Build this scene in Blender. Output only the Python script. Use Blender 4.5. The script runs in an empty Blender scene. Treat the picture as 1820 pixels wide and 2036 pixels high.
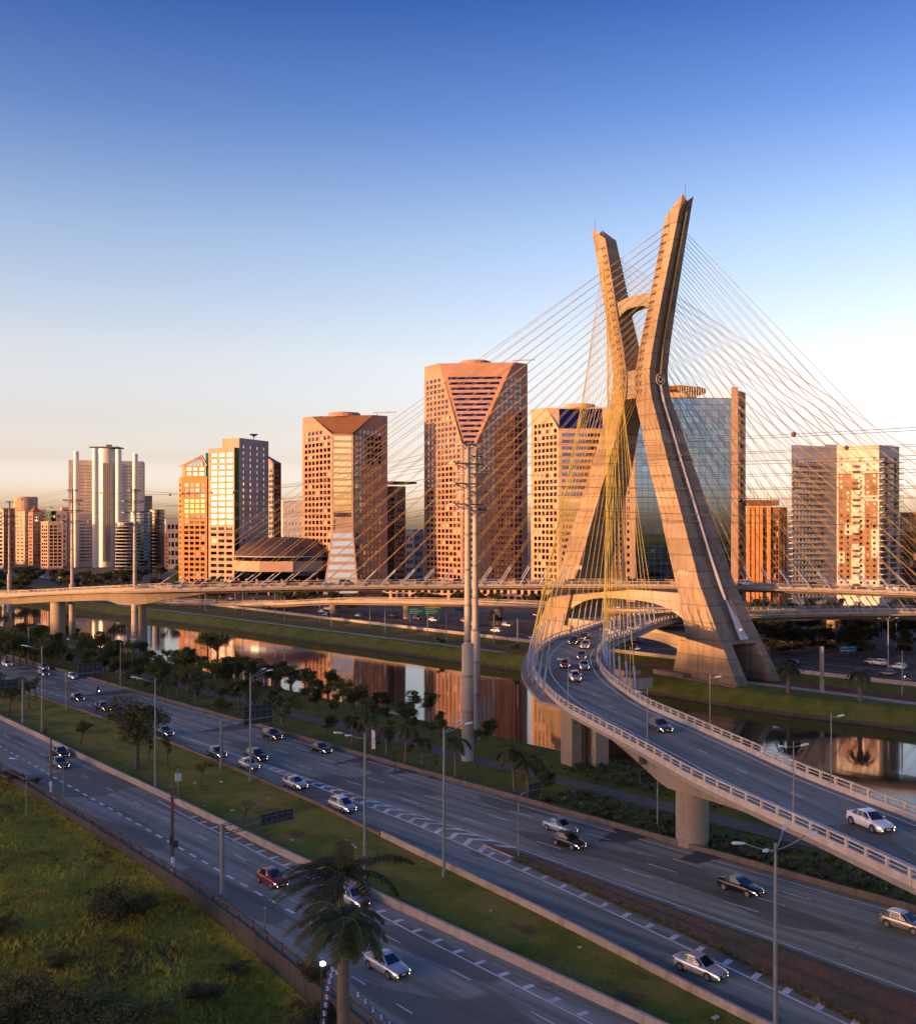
import bpy, math, random
import numpy as np
from mathutils import Vector, Matrix

# ------------------------------------------------------------------ camera, sky, sun, exposure
SC = bpy.context.scene
COL = SC.collection
H, F, CX, YH = 36.0, 2050.0, 910.0, 1048.0      # camera height, focal length, principal column, horizon row of the photo survey
cam = bpy.data.cameras.new('camera'); cam_o = bpy.data.objects.new('camera', cam); COL.objects.link(cam_o); SC.camera = cam_o
cam_o.location = (0, 0, H); cam_o.rotation_euler = (math.pi / 2, 0, 0)
cam.sensor_fit = 'VERTICAL'; cam.sensor_height = 36; cam.lens = 36 * F / 2035; cam.shift_y = 30.5 / 2035
cam.clip_start = 0.5; cam.clip_end = 20000

SUN_AZ, SUN_EL = math.radians(-120.5), math.radians(4.0)
w = bpy.data.worlds.new('World'); SC.world = w; w.use_nodes = True
wn = w.node_tree
sky = wn.nodes.new('ShaderNodeTexSky'); sky.sky_type = 'NISHITA'; sky.sun_disc = False
sky.sun_elevation = SUN_EL; sky.sun_rotation = SUN_AZ
sky.air_density = 1.0; sky.dust_density = 2.5; sky.ozone_density = 2.0
tc = wn.nodes.new('ShaderNodeTexCoord'); sx = wn.nodes.new('ShaderNodeSeparateXYZ'); wn.links.new(tc.outputs['Generated'], sx.inputs[0])
rp = wn.nodes.new('ShaderNodeValToRGB'); wn.links.new(sx.outputs['Z'], rp.inputs[0])
stops = [(0.016, (2.733, 2.733, 5.466)), (0.03, (2.226, 2.243, 4.670)), (0.064, (1.366, 1.135, 1.669)), (0.1, (1.244, 0.933, 1.111)), (0.16, (1.293, 0.916, 0.928)), (0.269, (0.882, 0.727, 0.814)), (0.366, (0.404, 0.436, 0.686)), (0.454, (0.156, 0.237, 0.518))]     # evening grading by height only; constant from the top of the frame upwards
el = rp.color_ramp.elements
while len(el) < len(stops): el.new(0.5)
for e, (p, c) in zip(el, stops): e.position = p; e.color = (c[0] / 5.6, c[1] / 5.6, c[2] / 5.6, 1)
mx = wn.nodes.new('ShaderNodeMix'); mx.data_type = 'RGBA'; mx.blend_type = 'MULTIPLY'; mx.inputs[0].default_value = 1
wn.links.new(sky.outputs[0], mx.inputs[6]); wn.links.new(rp.outputs[0], mx.inputs[7])
sc_ = wn.nodes.new('ShaderNodeVectorMath'); sc_.operation = 'SCALE'; sc_.inputs[3].default_value = 5.6; wn.links.new(mx.outputs[2], sc_.inputs[0])
bg = wn.nodes['Background']; bg.inputs[1].default_value = 0.15; wn.links.new(sc_.outputs[0], bg.inputs[0])

sun = bpy.data.lights.new('sun', 'SUN'); sun_o = bpy.data.objects.new('sun', sun); COL.objects.link(sun_o)
sun.energy = 2.0; sun.angle = math.radians(0.6); sun.color = (1.0, .44, .15)
SUN = Vector((math.sin(SUN_AZ) * math.cos(SUN_EL), math.cos(SUN_AZ) * math.cos(SUN_EL), math.sin(SUN_EL)))
sun_o.rotation_euler = SUN.to_track_quat('Z', 'Y').to_euler(); sun_o.location = SUN * 300
vs = SC.view_settings
vs.view_transform = 'Standard'; vs.look = 'None'; vs.exposure = 2.32; vs.gamma = 1.0; vs.use_curve_mapping = False
SC.cycles.max_bounces = 6; SC.cycles.diffuse_bounces = 2; SC.cycles.glossy_bounces = 4; SC.cycles.transparent_max_bounces = 6
SC.cycles.caustics_reflective = False; SC.cycles.caustics_refractive = False; SC.cycles.use_denoising = True

# ------------------------------------------------------------------ survey helpers
def g(x, y, z=0.0):                       # ground position under a surveyed picture point, on a level z
    k = (H - z) / (y - YH); return np.array([(x - CX) * k, F * k])
def at(x, y, d):                          # the place at distance d seen at a surveyed point
    return np.array([(x - CX) * d / F, d, H - (y - YH) * d / F])
RD = np.array([.66013, -.75115]); ND = np.array([.75115, .66013])   # along the road, across it (towards the river)
ROAD_ANG = math.atan2(RD[1], RD[0])
def W(s, t, z=0.0):
    p = RD * s + ND * t; return (float(p[0]), float(p[1]), z)
def ST(x, y):
    p = np.array([x, y]); return float(p @ RD), float(p @ ND)
def smooth(pts, n=8):                     # Catmull-Rom through points
    P = [np.array(p, float) for p in pts]; P = [2 * P[0] - P[1]] + P + [2 * P[-1] - P[-2]]; out = []
    for i in range(1, len(P) - 2):
        for k in range(n):
            u = k / n; a, b, c, d = P[i - 1], P[i], P[i + 1], P[i + 2]
            out.append(.5 * ((2 * b) + (c - a) * u + (2 * a - 5 * b + 4 * c - d) * u * u + (3 * b - a - 3 * c + d) * u ** 3))
    out.append(P[-2]); return out
class Line:                               # a long line of the road: offset t as a smooth function of s
    def __init__(self, pts):
        q = np.array(smooth(sorted(pts), 6)); self.s, self.t = q[:, 0], q[:, 1]
    def __call__(self, s): return float(np.interp(s, self.s, self.t))
rnd = random.Random(7)

# ------------------------------------------------------------------ materials
MATS = {}
def nodes_of(name):
    m = bpy.data.materials.new(name); m.use_nodes = True; nt = m.node_tree
    return m, nt, nt.nodes['Principled BSDF']
def N(nt, kind, **kw):
    n = nt.nodes.new(kind)
    for k, v in kw.items():
        if k.startswith('i_'): n.inputs[int(k[2:])].default_value = v
        else: setattr(n, k, v)
    return n
def pos(nt, scale=(1, 1, 1), rot=0.0, coord='pos'):
    src = N(nt, 'ShaderNodeNewGeometry').outputs['Position'] if coord == 'pos' else N(nt, 'ShaderNodeTexCoord').outputs['Object']
    mp = N(nt, 'ShaderNodeMapping'); mp.inputs['Scale'].default_value = scale
    if rot:
        r0 = N(nt, 'ShaderNodeVectorRotate', rotation_type='Z_AXIS'); r0.inputs['Angle'].default_value = rot
        nt.links.new(src, r0.inputs['Vector']); src = r0.outputs[0]
    nt.links.new(src, mp.inputs['Vector']); return mp.outputs[0]
def noise(nt, vec, scale, detail=5, rough=.55):
    n = N(nt, 'ShaderNodeTexNoise'); n.inputs['Scale'].default_value = scale; n.inputs['Detail'].default_value = detail; n.inputs['Roughness'].default_value = rough
    nt.links.new(vec, n.inputs['Vector']); return n.outputs['Fac']
def ramp(nt, fac, stops):
    r = N(nt, 'ShaderNodeValToRGB'); e = r.color_ramp.elements
    while len(e) < len(stops): e.new(.5)
    for q, (p, c) in zip(e, stops): q.position = p; q.color = (c[0], c[1], c[2], 1)
    nt.links.new(fac, r.inputs[0]); return r.outputs[0]
def mixc(nt, a, b, fac, mode='MIX'):
    m = N(nt, 'ShaderNodeMix', data_type='RGBA', blend_type=mode)
    for i, v in ((0, fac), (6, a), (7, b)):
        if isinstance(v, (int, float)): m.inputs[i].default_value = v
        elif isinstance(v, tuple): m.inputs[i].default_value = (*v, 1)
        else: nt.links.new(v, m.inputs[i])
    return m.outputs[2]
def mth(nt, op, a, b=None):
    m = N(nt, 'ShaderNodeMath', operation=op)
    for i, v in ((0, a), (1, b)):
        if v is None: continue
        if isinstance(v, (int, float)): m.inputs[i].default_value = v
        else: nt.links.new(v, m.inputs[i])
    return m.outputs[0]
def bump(nt, b, fac, strength=.3, dist=.05):
    n = N(nt, 'ShaderNodeBump'); n.inputs['Strength'].default_value = strength; n.inputs['Distance'].default_value = dist
    nt.links.new(fac, n.inputs['Height']); nt.links.new(n.outputs[0], b.inputs['Normal'])
def sc3(c, k): return tuple(min(1, x * k) for x in c)
def mat(name, col, rough=.8, var=.2, scale=.6, metal=0.0, spec=.5, bmp=0.0, bscale=4, coat=0.0, coord='pos', stretch=(1, 1, 1), col2=None, emit=0.0, ior=None):
    if name in MATS: return MATS[name]
    m, nt, b = nodes_of(name)
    b.inputs['Roughness'].default_value = rough; b.inputs['Metallic'].default_value = metal; b.inputs['Specular IOR Level'].default_value = spec
    b.inputs['Coat Weight'].default_value = coat
    if ior: b.inputs['IOR'].default_value = ior
    if var > 0 or col2:
        v = pos(nt, stretch, coord=coord); f = noise(nt, v, scale)
        c = ramp(nt, f, [(.3, sc3(col, 1 - var)), (.7, col2 or sc3(col, 1 + var))]); nt.links.new(c, b.inputs['Base Color'])
        if bmp: bump(nt, b, noise(nt, v, bscale), bmp)
    else: b.inputs['Base Color'].default_value = (*col, 1)
    if emit:
        b.inputs['Emission Color'].default_value = (*col, 1); b.inputs['Emission Strength'].default_value = emit
    MATS[name] = m; return m

def concrete(name, col, joint=0.0, stain=.35):
    if name in MATS: return MATS[name]
    m, nt, b = nodes_of(name); b.inputs['Roughness'].default_value = .88; b.inputs['Specular IOR Level'].default_value = .25
    v = pos(nt); c = ramp(nt, noise(nt, v, .12, 6, .6), [(.3, sc3(col, .8)), (.72, sc3(col, 1.15))])
    st = noise(nt, pos(nt, (1, 1, .07)), .7, 7, .68)                       # rain streaks
    c = mixc(nt, c, sc3(col, .5), mth(nt, 'MULTIPLY', ramp(nt, st, [(.50, (0, 0, 0)), (.70, (1, 1, 1))]), stain))
    fine = noise(nt, v, 2.2, 5); c = mixc(nt, c, ramp(nt, fine, [(.3, (.78, .78, .78)), (.7, (1.0, 1.0, 1.0))]), .8, 'MULTIPLY')
    if joint:
        sp = N(nt, 'ShaderNodeSeparateXYZ'); nt.links.new(v, sp.inputs[0])
        fr = mth(nt, 'FRACT', mth(nt, 'DIVIDE', mth(nt, 'ADD', sp.outputs[2], 20.3), joint))
        ln = mth(nt, 'LESS_THAN', fr, .075); c = mixc(nt, c, sc3(col, .45), mth(nt, 'MULTIPLY', ln, .8))
        lift = N(nt, 'ShaderNodeTexWhiteNoise', noise_dimensions='1D'); nt.links.new(mth(nt, 'FLOOR', mth(nt, 'DIVIDE', mth(nt, 'ADD', sp.outputs[2], 20.3), joint)), lift.inputs['W'])
        c = mixc(nt, c, ramp(nt, lift.outputs[0], [(0, (.70, .70, .72)), (1, (1.0, 1.0, 1.0))]), 1.0, 'MULTIPLY')
    nt.links.new(c, b.inputs['Base Color']); bump(nt, b, fine, .25, .04); MATS[name] = m; return m

def asphalt(name, base, rot=ROAD_ANG, tint=(1.04, 1.08, .86)):
    if name in MATS: return MATS[name]
    m, nt, b = nodes_of(name); b.inputs['Roughness'].default_value = .78; b.inputs['Specular IOR Level'].default_value = .35
    col = tuple(base * k for k in tint)
    v = pos(nt, (.03, .75, 1), -rot); c = ramp(nt, noise(nt, v, 1.0, 5, .6), [(.32, sc3(col, .58)), (.48, col), (.68, sc3(col, 1.55))])   # wheel tracks along the lanes
    v2 = pos(nt, (.045, .13, 1), -rot); pt = ramp(nt, noise(nt, v2, 1.0, 1, .3), [(.575, (0, 0, 0)), (.585, (1, 1, 1))])                      # resurfaced patches
    c = mixc(nt, c, sc3(col, .5), mth(nt, 'MULTIPLY', pt, .75))
    vo = N(nt, 'ShaderNodeTexVoronoi', feature='DISTANCE_TO_EDGE'); vo.inputs['Scale'].default_value = .16; wv = N(nt, 'ShaderNodeVectorMath', operation='ADD'); wn_ = N(nt, 'ShaderNodeTexNoise'); wn_.inputs['Scale'].default_value = .5; wn_.inputs['Detail'].default_value = 4
    pp = pos(nt, (.5, 1, 1), -rot); nt.links.new(pp, wn_.inputs['Vector']); sv = N(nt, 'ShaderNodeVectorMath', operation='SCALE'); sv.inputs[3].default_value = 3.0; nt.links.new(wn_.outputs['Color'], sv.inputs[0]); nt.links.new(pp, wv.inputs[0]); nt.links.new(sv.outputs[0], wv.inputs[1]); nt.links.new(wv.outputs[0], vo.inputs['Vector'])
    c = mixc(nt, c, sc3(col, .42), mth(nt, 'MULTIPLY', mth(nt, 'LESS_THAN', vo.outputs['Distance'], .008), .4))     # sealed cracks
    oil = ramp(nt, noise(nt, pos(nt, (.12, 1.1, 1), -rot), .9, 4, .6), [(.56, (0, 0, 0)), (.72, (1, 1, 1))]); c = mixc(nt, c, sc3(col, .55), mth(nt, 'MULTIPLY', oil, .5))
    gr = noise(nt, pos(nt), 9, 4, .7); c = mixc(nt, c, ramp(nt, gr, [(.3, (.72, .72, .72)), (.75, (1, 1, 1))]), .9, 'MULTIPLY')
    nt.links.new(c, b.inputs['Base Color']); bump(nt, b, gr, .25, .02); MATS[name] = m; return m

def grassmat(name, c1, c2, c3, sc=.12, soil=None):
    if name in MATS: return MATS[name]
    m, nt, b = nodes_of(name); b.inputs['Roughness'].default_value = .95; b.inputs['Specular IOR Level'].default_value = .15
    v = pos(nt); a = ramp(nt, noise(nt, v, sc, 6, .65), [(.36, c1), (.5, c2), (.64, c3)])
    if soil: a = mixc(nt, a, soil, ramp(nt, noise(nt, pos(nt, (.6, 1, 1), -ROAD_ANG), .17, 7, .7), [(.55, (0, 0, 0)), (.63, (.85, .85, .85))]))
    f = noise(nt, v, 3.5, 5, .7); a = mixc(nt, a, ramp(nt, f, [(.3, (.62, .62, .6)), (.72, (1, 1, 1))]), 1.0, 'MULTIPLY')
    nt.links.new(a, b.inputs['Base Color']); bump(nt, b, f, .9, .25); MATS[name] = m; return m

def leafmat(name, col, var=.5, trans=.25, nsc=.9):
    if name in MATS: return MATS[name]
    m, nt, b = nodes_of(name); b.inputs['Roughness'].default_value = .6; b.inputs['Specular IOR Level'].default_value = .25
    oi = N(nt, 'ShaderNodeObjectInfo'); n = noise(nt, pos(nt), nsc, 5, .65)
    c = ramp(nt, n, [(.3, sc3(col, 1 - var)), (.7, sc3(col, 1 + var))])
    hs = N(nt, 'ShaderNodeHueSaturation'); nt.links.new(c, hs.inputs['Color'])
    nt.links.new(mth(nt, 'ADD', mth(nt, 'MULTIPLY', oi.outputs['Random'], .06), .465), hs.inputs['Hue']); nt.links.new(mth(nt, 'ADD', mth(nt, 'MULTIPLY', oi.outputs['Random'], .5), .7), hs.inputs['Value'])
    nt.links.new(hs.outputs[0], b.inputs['Base Color'])
    tr = N(nt, 'ShaderNodeBsdfTranslucent'); nt.links.new(hs.outputs[0], tr.inputs['Color'])
    mxs = N(nt, 'ShaderNodeMixShader'); mxs.inputs[0].default_value = trans; nt.links.new(b.outputs[0], mxs.inputs[1]); nt.links.new(tr.outputs[0], mxs.inputs[2])
    nt.links.new(mxs.outputs[0], nt.nodes['Material Output'].inputs['Surface']); MATS[name] = m; return m

def glassmat(name, col, rough=.04, var=.25, wob=.012):
    """coated facade glass: a dark tinted mirror; pane to pane tint differs a little"""
    if name in MATS: return MATS[name]
    m, nt, b = nodes_of(name); b.inputs['Roughness'].default_value = rough; b.inputs['Metallic'].default_value = 1.0
    oi = N(nt, 'ShaderNodeObjectInfo'); c = ramp(nt, oi.outputs['Random'], [(0, sc3(col, 1 - var)), (1, sc3(col, 1 + var))])
    nt.links.new(c, b.inputs['Base Color'])
    n = noise(nt, pos(nt), .35, 2); bump(nt, b, n, .25, wob); MATS[name] = m; return m

# ------------------------------------------------------------------ mesh and object helpers
class MB:
    def __init__(self): self.v = []; self.f = []; self.m = []
    def face(self, pts, m=0):
        n = len(self.v); self.v.extend(tuple(map(float, p)) for p in pts); self.f.append(tuple(range(n, n + len(pts)))); self.m.append(m)
    def add(self, v, f, m=0):
        n = len(self.v); self.v.extend(tuple(map(float, p)) for p in v); self.f.extend(tuple(i + n for i in q) for q in f); self.m.extend([m] * len(f))
    def box(self, c, s, ang=0.0, m=0):
        hx, hy, hz = s[0] / 2, s[1] / 2, s[2] / 2; ca, sa = math.cos(ang), math.sin(ang)
        v = [(c[0] + x * ca - y * sa, c[1] + x * sa + y * ca, c[2] + z) for x in (-hx, hx) for y in (-hy, hy) for z in (-hz, hz)]
        self.add(v, BOXF, m)
    def bar(self, a, b, wd, ht, m=0):                       # a box from a to b, wd wide, ht tall about the axis
        a = np.array(a, float); b = np.array(b, float); d = b - a; L = np.linalg.norm(d); d /= L
        up = np.array([0, 0, 1.]) if abs(d[2]) < .95 else np.array([0, 1., 0]); r = np.cross(d, up); r /= np.linalg.norm(r); u = np.cross(r, d)
        v = [p + r * sx * wd / 2 + u * sy * ht / 2 for p in (a, b) for sx in (-1, 1) for sy in (-1, 1)]
        self.add(v, BOXF, m)
    def tube(self, path, rad, n=6, m=0, cap=True):
        P = [np.array(p, float) for p in path]; rr = rad if hasattr(rad, '__len__') else [rad] * len(P); rings = []
        for i, p in enumerate(P):
            d = P[min(i + 1, len(P) - 1)] - P[max(i - 1, 0)]; d = d / (np.linalg.norm(d) + 1e-9)
            up = np.array([0, 0, 1.]) if abs(d[2]) < .9 else np.array([0, 1., 0]); r = np.cross(d, up); r /= np.linalg.norm(r); u = np.cross(r, d)
            rings.append([p + rr[i] * (r * math.cos(2 * math.pi * k / n) + u * math.sin(2 * math.pi * k / n)) for k in range(n)])
        v = [q for r_ in rings for q in r_]; f = []
        for i in range(len(P) - 1):
            for k in range(n): f.append((i * n + k, i * n + (k + 1) % n, (i + 1) * n + (k + 1) % n, (i + 1) * n + k))
        if cap: f.append(tuple(range(n - 1, -1, -1))); f.append(tuple((len(P) - 1) * n + k for k in range(n)))
        self.add(v, f, m)
    def prism(self, poly, z0, z1, m=0):                     # vertical prism over a counter-clockwise polygon
        n = len(poly); v = [(x, y, z0) for x, y in poly] + [(x, y, z1) for x, y in poly]
        f = [(i, (i + 1) % n, n + (i + 1) % n, n + i) for i in range(n)] + [tuple(range(n, 2 * n)), tuple(range(n - 1, -1, -1))]
        self.add(v, f, m)
    def lathe(self, c, prof, n=16, m=0):                    # prof: (radius, z)
        v = [(c[0] + r * math.cos(2 * math.pi * k / n), c[1] + r * math.sin(2 * math.pi * k / n), c[2] + z) for r, z in prof for k in range(n)]
        f = [(i * n + k, i * n + (k + 1) % n, (i + 1) * n + (k + 1) % n, (i + 1) * n + k) for i in range(len(prof) - 1) for k in range(n)]
        f.append(tuple((len(prof) - 1) * n + k for k in range(n))); f.append(tuple(range(n - 1, -1, -1))); self.add(v, f, m)
    def mesh(self, name, mats, off=(0, 0, 0), smooth_=False):
        me = bpy.data.meshes.new(name); v = np.array(self.v, float) - np.array(off, float) if self.v else np.zeros((0, 3))
        me.from_pydata(v.tolist(), [], self.f)
        for q in (mats if isinstance(mats, (list, tuple)) else [mats]): me.materials.append(q)
        if any(self.m): me.polygons.foreach_set('material_index', self.m)
        if smooth_: me.polygons.foreach_set('use_smooth', [True] * len(me.polygons))
        me.update(); return me
    def build(self, name, mats, parent=None, smooth_=False, origin=None):
        if parent is not None: off = wloc(parent)
        else: off = origin or (0, 0, 0)
        me = self.mesh(name, mats, off, smooth_); o = bpy.data.objects.new(name, me); COL.objects.link(o)
        if parent is not None: o.parent = parent
        else: o.location = off
        return o
BOXF = [(0, 1, 3, 2), (4, 6, 7, 5), (0, 4, 5, 1), (2, 3, 7, 6), (0, 2, 6, 4), (1, 5, 7, 3)]
def wloc(o):
    v = Vector((0, 0, 0))
    while o is not None: v += o.location; o = o.parent
    return tuple(v)
def thing(name, label, cat, loc=(0, 0, 0), rz=0.0, group=None):
    o = bpy.data.objects.new(name, None); COL.objects.link(o); o.location = loc; o.rotation_euler = (0, 0, rz); o.empty_display_size = .5
    return tag(o, label, cat, group)
def tag(o, label, cat, group=None):
    o['label'] = label; o['category'] = cat
    if group: o['group'] = group
    return o
def struct(o, kind='structure'):
    o['kind'] = kind; return o
def piece(name, me, parent, loc, rz=0.0, scale=(1, 1, 1), matrix=None):       # one of many alike parts sharing a mesh; loc in world coordinates
    o = bpy.data.objects.new(name, me); COL.objects.link(o); o.parent = parent; L = Vector(wloc(parent)) if parent else Vector((0, 0, 0))
    if matrix is not None: matrix = matrix.copy(); matrix.translation = matrix.translation - L; o.matrix_basis = matrix
    else: o.location = Vector(loc) - L; o.rotation_euler = (0, 0, rz); o.scale = scale
    return o
def copy_tree(root, loc=None, rz=None, scale=None):
    def cp(o, parent):
        c = o.copy(); COL.objects.link(c); c.parent = parent
        for ch in KIDS.get(o.name, o.children): cp(ch, c)
        return c
    r = cp(root, None)
    if loc is not None: r.location = loc
    if rz is not None: r.rotation_euler = (0, 0, rz)
    if scale is not None: r.scale = (scale,) * 3
    return r
KIDS = {}
def unitbox(name, m):
    b = MB(); b.box((0, 0, 0), (1, 1, 1)); return b.mesh(name, m)

def paintmat(name, col, under):
    m, nt, b = nodes_of(name); b.inputs['Roughness'].default_value = .75
    n1 = noise(nt, pos(nt), 2.6, 6, .7); n2 = noise(nt, pos(nt), .25, 3, .6)
    k = ramp(nt, mth(nt, 'ADD', mth(nt, 'MULTIPLY', n1, .6), mth(nt, 'MULTIPLY', n2, .4)), [(.50, (1, 1, 1)), (.68, (.3, .3, .3))])
    nt.links.new(mixc(nt, under, ramp(nt, n2, [(.3, col), (.7, sc3(col, .75))]), k), b.inputs['Base Color']); MATS[name] = m; return m
white_paint = paintmat('road_paint', (.78, .77, .74), (.16, .16, .16))
conc = concrete('deck_concrete', (.32, .28, .235))
conc_t = concrete('tower_concrete', (.33, .265, .195), joint=4.1, stain=.95)
conc_w = concrete('barrier_concrete', (.40, .355, .32), stain=.7)
conc_p = concrete('pole_concrete', (.40, .37, .33), joint=5.5, stain=.5)
steel = mat('galvanised_steel', (.42, .44, .46), .45, .15, 2, metal=.6)
dark_steel = mat('dark_steel', (.05, .05, .055), .5, .2, 2, metal=.4)
asph = asphalt('road_asphalt', .24)
asph_deck = asphalt('bridge_asphalt', .24, rot=math.radians(105))
grass_m = grassmat('verge_grass', (.14, .18, .02), (.28, .27, .04), (.36, .28, .075), .14, soil=(.16, .09, .055))
grass_bank = grassmat('bank_grass', (.10, .14, .022), (.145, .18, .032), (.19, .18, .055), .2)
# ------------------------------------------------------------------ terrain, river, roads
WATER_Z = -5.0
f_line = Line([(-700, 76), (-400, 77.2), (-223, 77.9), (-194, 78.2), (-155, 77.4), (-116, 75.0), (-102, 73.4), (-86, 71.5), (-65, 69.0), (-48, 66.4), (-42, 65.6), (0, 60.6), (60, 54)])
g_line = Line([(-700, 72), (-400, 67.5), (-202, 63.1), (-158, 61.8), (-128, 61.1), (-112, 60.6), (-97, 60.1), (-82, 59.9), (-51, 59.4), (-47, 59.3), (0, 58.4), (60, 53.5)])
fence_line = Line([(-700, 54), (-400, 51.5), (-160, 50.0), (-145, 49.9), (-133, 49.6), (-113, 49.0), (-100, 48.4), (-87, 47.7), (-77, 46.6), (-69, 45.6), (-40, 42.0), (0, 37), (60, 32)])
lo_line = Line([(-700, 81.9), (-300, 81.9), (-160, 81.5), (-131, 80.2), (-108.6, 79.2), (-91.7, 78.1), (-84, 77.2), (-73, 75.9), (-64, 74.6), (-53.4, 73.0), (-44, 71.5), (-37.6, 70.5), (0, 65.2), (60, 58)])
up_line = Line([(-400, 81.9), (-160, 81.6), (-131, 81.4), (-95, 81.5), (-79, 81.3), (-60, 80.6), (-40, 79.6), (0, 77.2), (60, 73)])
isl_r = Line([(-86, 79.6), (-80, 80.3), (-69, 80.0), (-59, 79.4), (-49, 79.2), (-42, 78.7), (-36, 78.2), (0, 75.5), (60, 71)])
isl_l = Line([(-86, 79.2), (-80, 78.6), (-66.6, 77.1), (-55.5, 75.7), (-45, 73.6), (-37, 71.9), (0, 66.8), (60, 60)])
far_water = Line([(-900, 188), (-528, 194), (-465, 196), (-425, 200), (-377, 202), (-318, 203), (-259, 205), (-210, 206), (-190, 203), (-165, 201.5), (-150, 202), (-129, 201), (-110, 203), (-94, 204.5), (0, 207), (400, 212)])
near_water = Line([(-900, 128), (-382, 132), (-355, 133), (-250, 131.5), (-137, 130.5), (-100, 131), (0, 133), (400, 140)])
def gnoise(s, t, k=1.0):
    return k * (math.sin(s * .13 + t * .31) * .5 + math.sin(s * .37 - t * .21 + 1.7) * .3 + math.sin(s * .71 + t * .83 + .4) * .2)
def ground_z(s, t):
    fw, nw, fe = far_water(s), near_water(s), fence_line(s)
    if t < fe - .2:                                   # the grassy slope on the camera's side of the wall
        u = fe - t
        return float(np.interp(s, [-150, -110, -70, -40], [-.9, -1.1, -2.0, -2.4])) + gnoise(s, t, .35) * min(1, u / 6) + (1.2 * math.exp(-((u - 14) / 9.) ** 2)) + min(9, max(0, u - 60) * .10)
    if t < 97: return -.12
    if t < nw - 7: return -.05 - .35 * (t - 97) / (nw - 104) + gnoise(s, t, .12)
    if t < nw: return -.45 - 5.1 * ((t - nw + 7) / 7) ** 1.1
    if t < fw: return -8.0
    if t < fw + 6: return -5.6 + 4.2 * min(1, (t - fw) / 5) + gnoise(s * 2, t * 2, .12)
    if t < 226: return -1.35 + gnoise(s, t, .08)
    if t < 231: return -1.3 + 1.2 * (t - 226) / 5
    return -.12
s_list = list(np.concatenate([np.linspace(-5000, -800, 14), np.linspace(-760, -340, 43), np.linspace(-336, 20, 179), np.linspace(30, 200, 18), np.linspace(260, 4000, 10)]))
def t_list(s):
    fw, nw, fe = far_water(s), near_water(s), fence_line(s)
    a = [-3000, -900, -300, -120, -60, -30] + list(np.linspace(-18, fe - .25, 26)) + [fe - .15, 60, 97]
    a += list(np.linspace(99, nw - 7, 10)) + list(np.linspace(nw - 6, nw + .5, 7)) + [nw + 4, (nw + fw) / 2, fw - 2] + list(np.linspace(fw, fw + 6, 9)) + [fw + 8, 216, 221, 226, 231, 240, 262, 300, 600, 1500, 3000, 5000]
    return a
gm = MB(); rows = [[(W(s, t, ground_z(s, t)), t) for t in t_list(s)] for s in s_list]; nt_ = len(rows[0])
for r_ in rows: gm.v.extend(p for p, t in r_)
for i in range(len(rows) - 1):
    for j in range(nt_ - 1):
        tm = rows[i][j][1]; sm = s_list[i]; fw = far_water(sm); nw = near_water(sm)
        k = 0 if tm < 50 else (1 if tm < 60.5 else (2 if tm < nw - 2 else (3 if tm < fw + 1.0 else (2 if tm < 231 else 4))))
        gm.f.append((i * nt_ + j, (i + 1) * nt_ + j, (i + 1) * nt_ + j + 1, i * nt_ + j + 1)); gm.m.append(k)
slope_m = grassmat('slope_grass', (.13, .12, .016), (.36, .32, .032), (.55, .45, .055), .06, soil=(.10, .07, .035))
dirt_m = mat('bank_mud', (.07, .055, .035), .95, .4, .8, bmp=.6)
city_m = mat('city_ground', (.07, .07, .06), .9, .5, .03)
struct(gm.build('ground', [slope_m, city_m, grass_bank, dirt_m, city_m], smooth_=True))

# unseen ridge, added and shaped to keep the low sun off road and banks
rm = MB(); SH = Vector((SUN.x, SUN.y, 0)).normalized(); PB = Vector((-SH.y, SH.x, 0))     # PB: across the sun's direction
def shade_ridge_h(b):  # crest height varied per stretch to set where its shade falls
    h = 52 if b < 130 else (52 - (b - 130) * .13 if b < 200 else max(38, 43 - (b - 200) * .04))
    h = h + 1.6 * math.sin(b * .19) + 1.2 * math.sin(b * .47 + 1)
    return h if b > -700 else 20
bs = np.linspace(-1200, 900, 300); prof = [(-70, 0), (-45, .35), (-22, .8), (0, 1.0), (30, .97), (110, .6), (260, .1), (420, 0)]
for b in bs:
    for a_, k in prof:
        p = SH * (370 + a_) + PB * b; j = (math.sin(b * .8 + a_) * 1.2 if 0 < k else 0)
        rm.v.append((p.x, p.y, -3 + (shade_ridge_h(-b) + 3 + j) * k))
npf = len(prof)
for i in range(len(bs) - 1):
    for j in range(npf - 1): rm.f.append((i * npf + j, (i + 1) * npf + j, (i + 1) * npf + j + 1, i * npf + j + 1)); rm.m.append(0)
struct(rm.build('shade_ridge', [grassmat('shade_ridge_green', (.02, .03, .01), (.035, .045, .015), (.05, .055, .02), .05)], smooth_=True))

# river
m, nt, b = nodes_of('river_water'); b.inputs['Base Color'].default_value = (.026, .022, .015, 1); b.inputs['Roughness'].default_value = .05; b.inputs['IOR'].default_value = 1.48
v = pos(nt, (1, 1, 1), -ROAD_ANG); n1 = noise(nt, pos(nt, (.25, .9, 1), -ROAD_ANG), .5, 3, .5); n2 = noise(nt, v, .06, 2)
bump(nt, b, mth(nt, 'MULTIPLY', n1, ramp(nt, n2, [(.35, (.35, .35, .35)), (.65, (1, 1, 1))])), .07, .12)
wm = MB(); ss = s_list
for s in ss: wm.v.extend([W(s, near_water(s) - 2, WATER_Z), W(s, far_water(s) + 2, WATER_Z)])
wm.f = [(2 * i, 2 * i + 2, 2 * i + 3, 2 * i + 1) for i in range(len(ss) - 1)]; wm.m = [0] * len(wm.f)
struct(wm.build('river', m))

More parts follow.
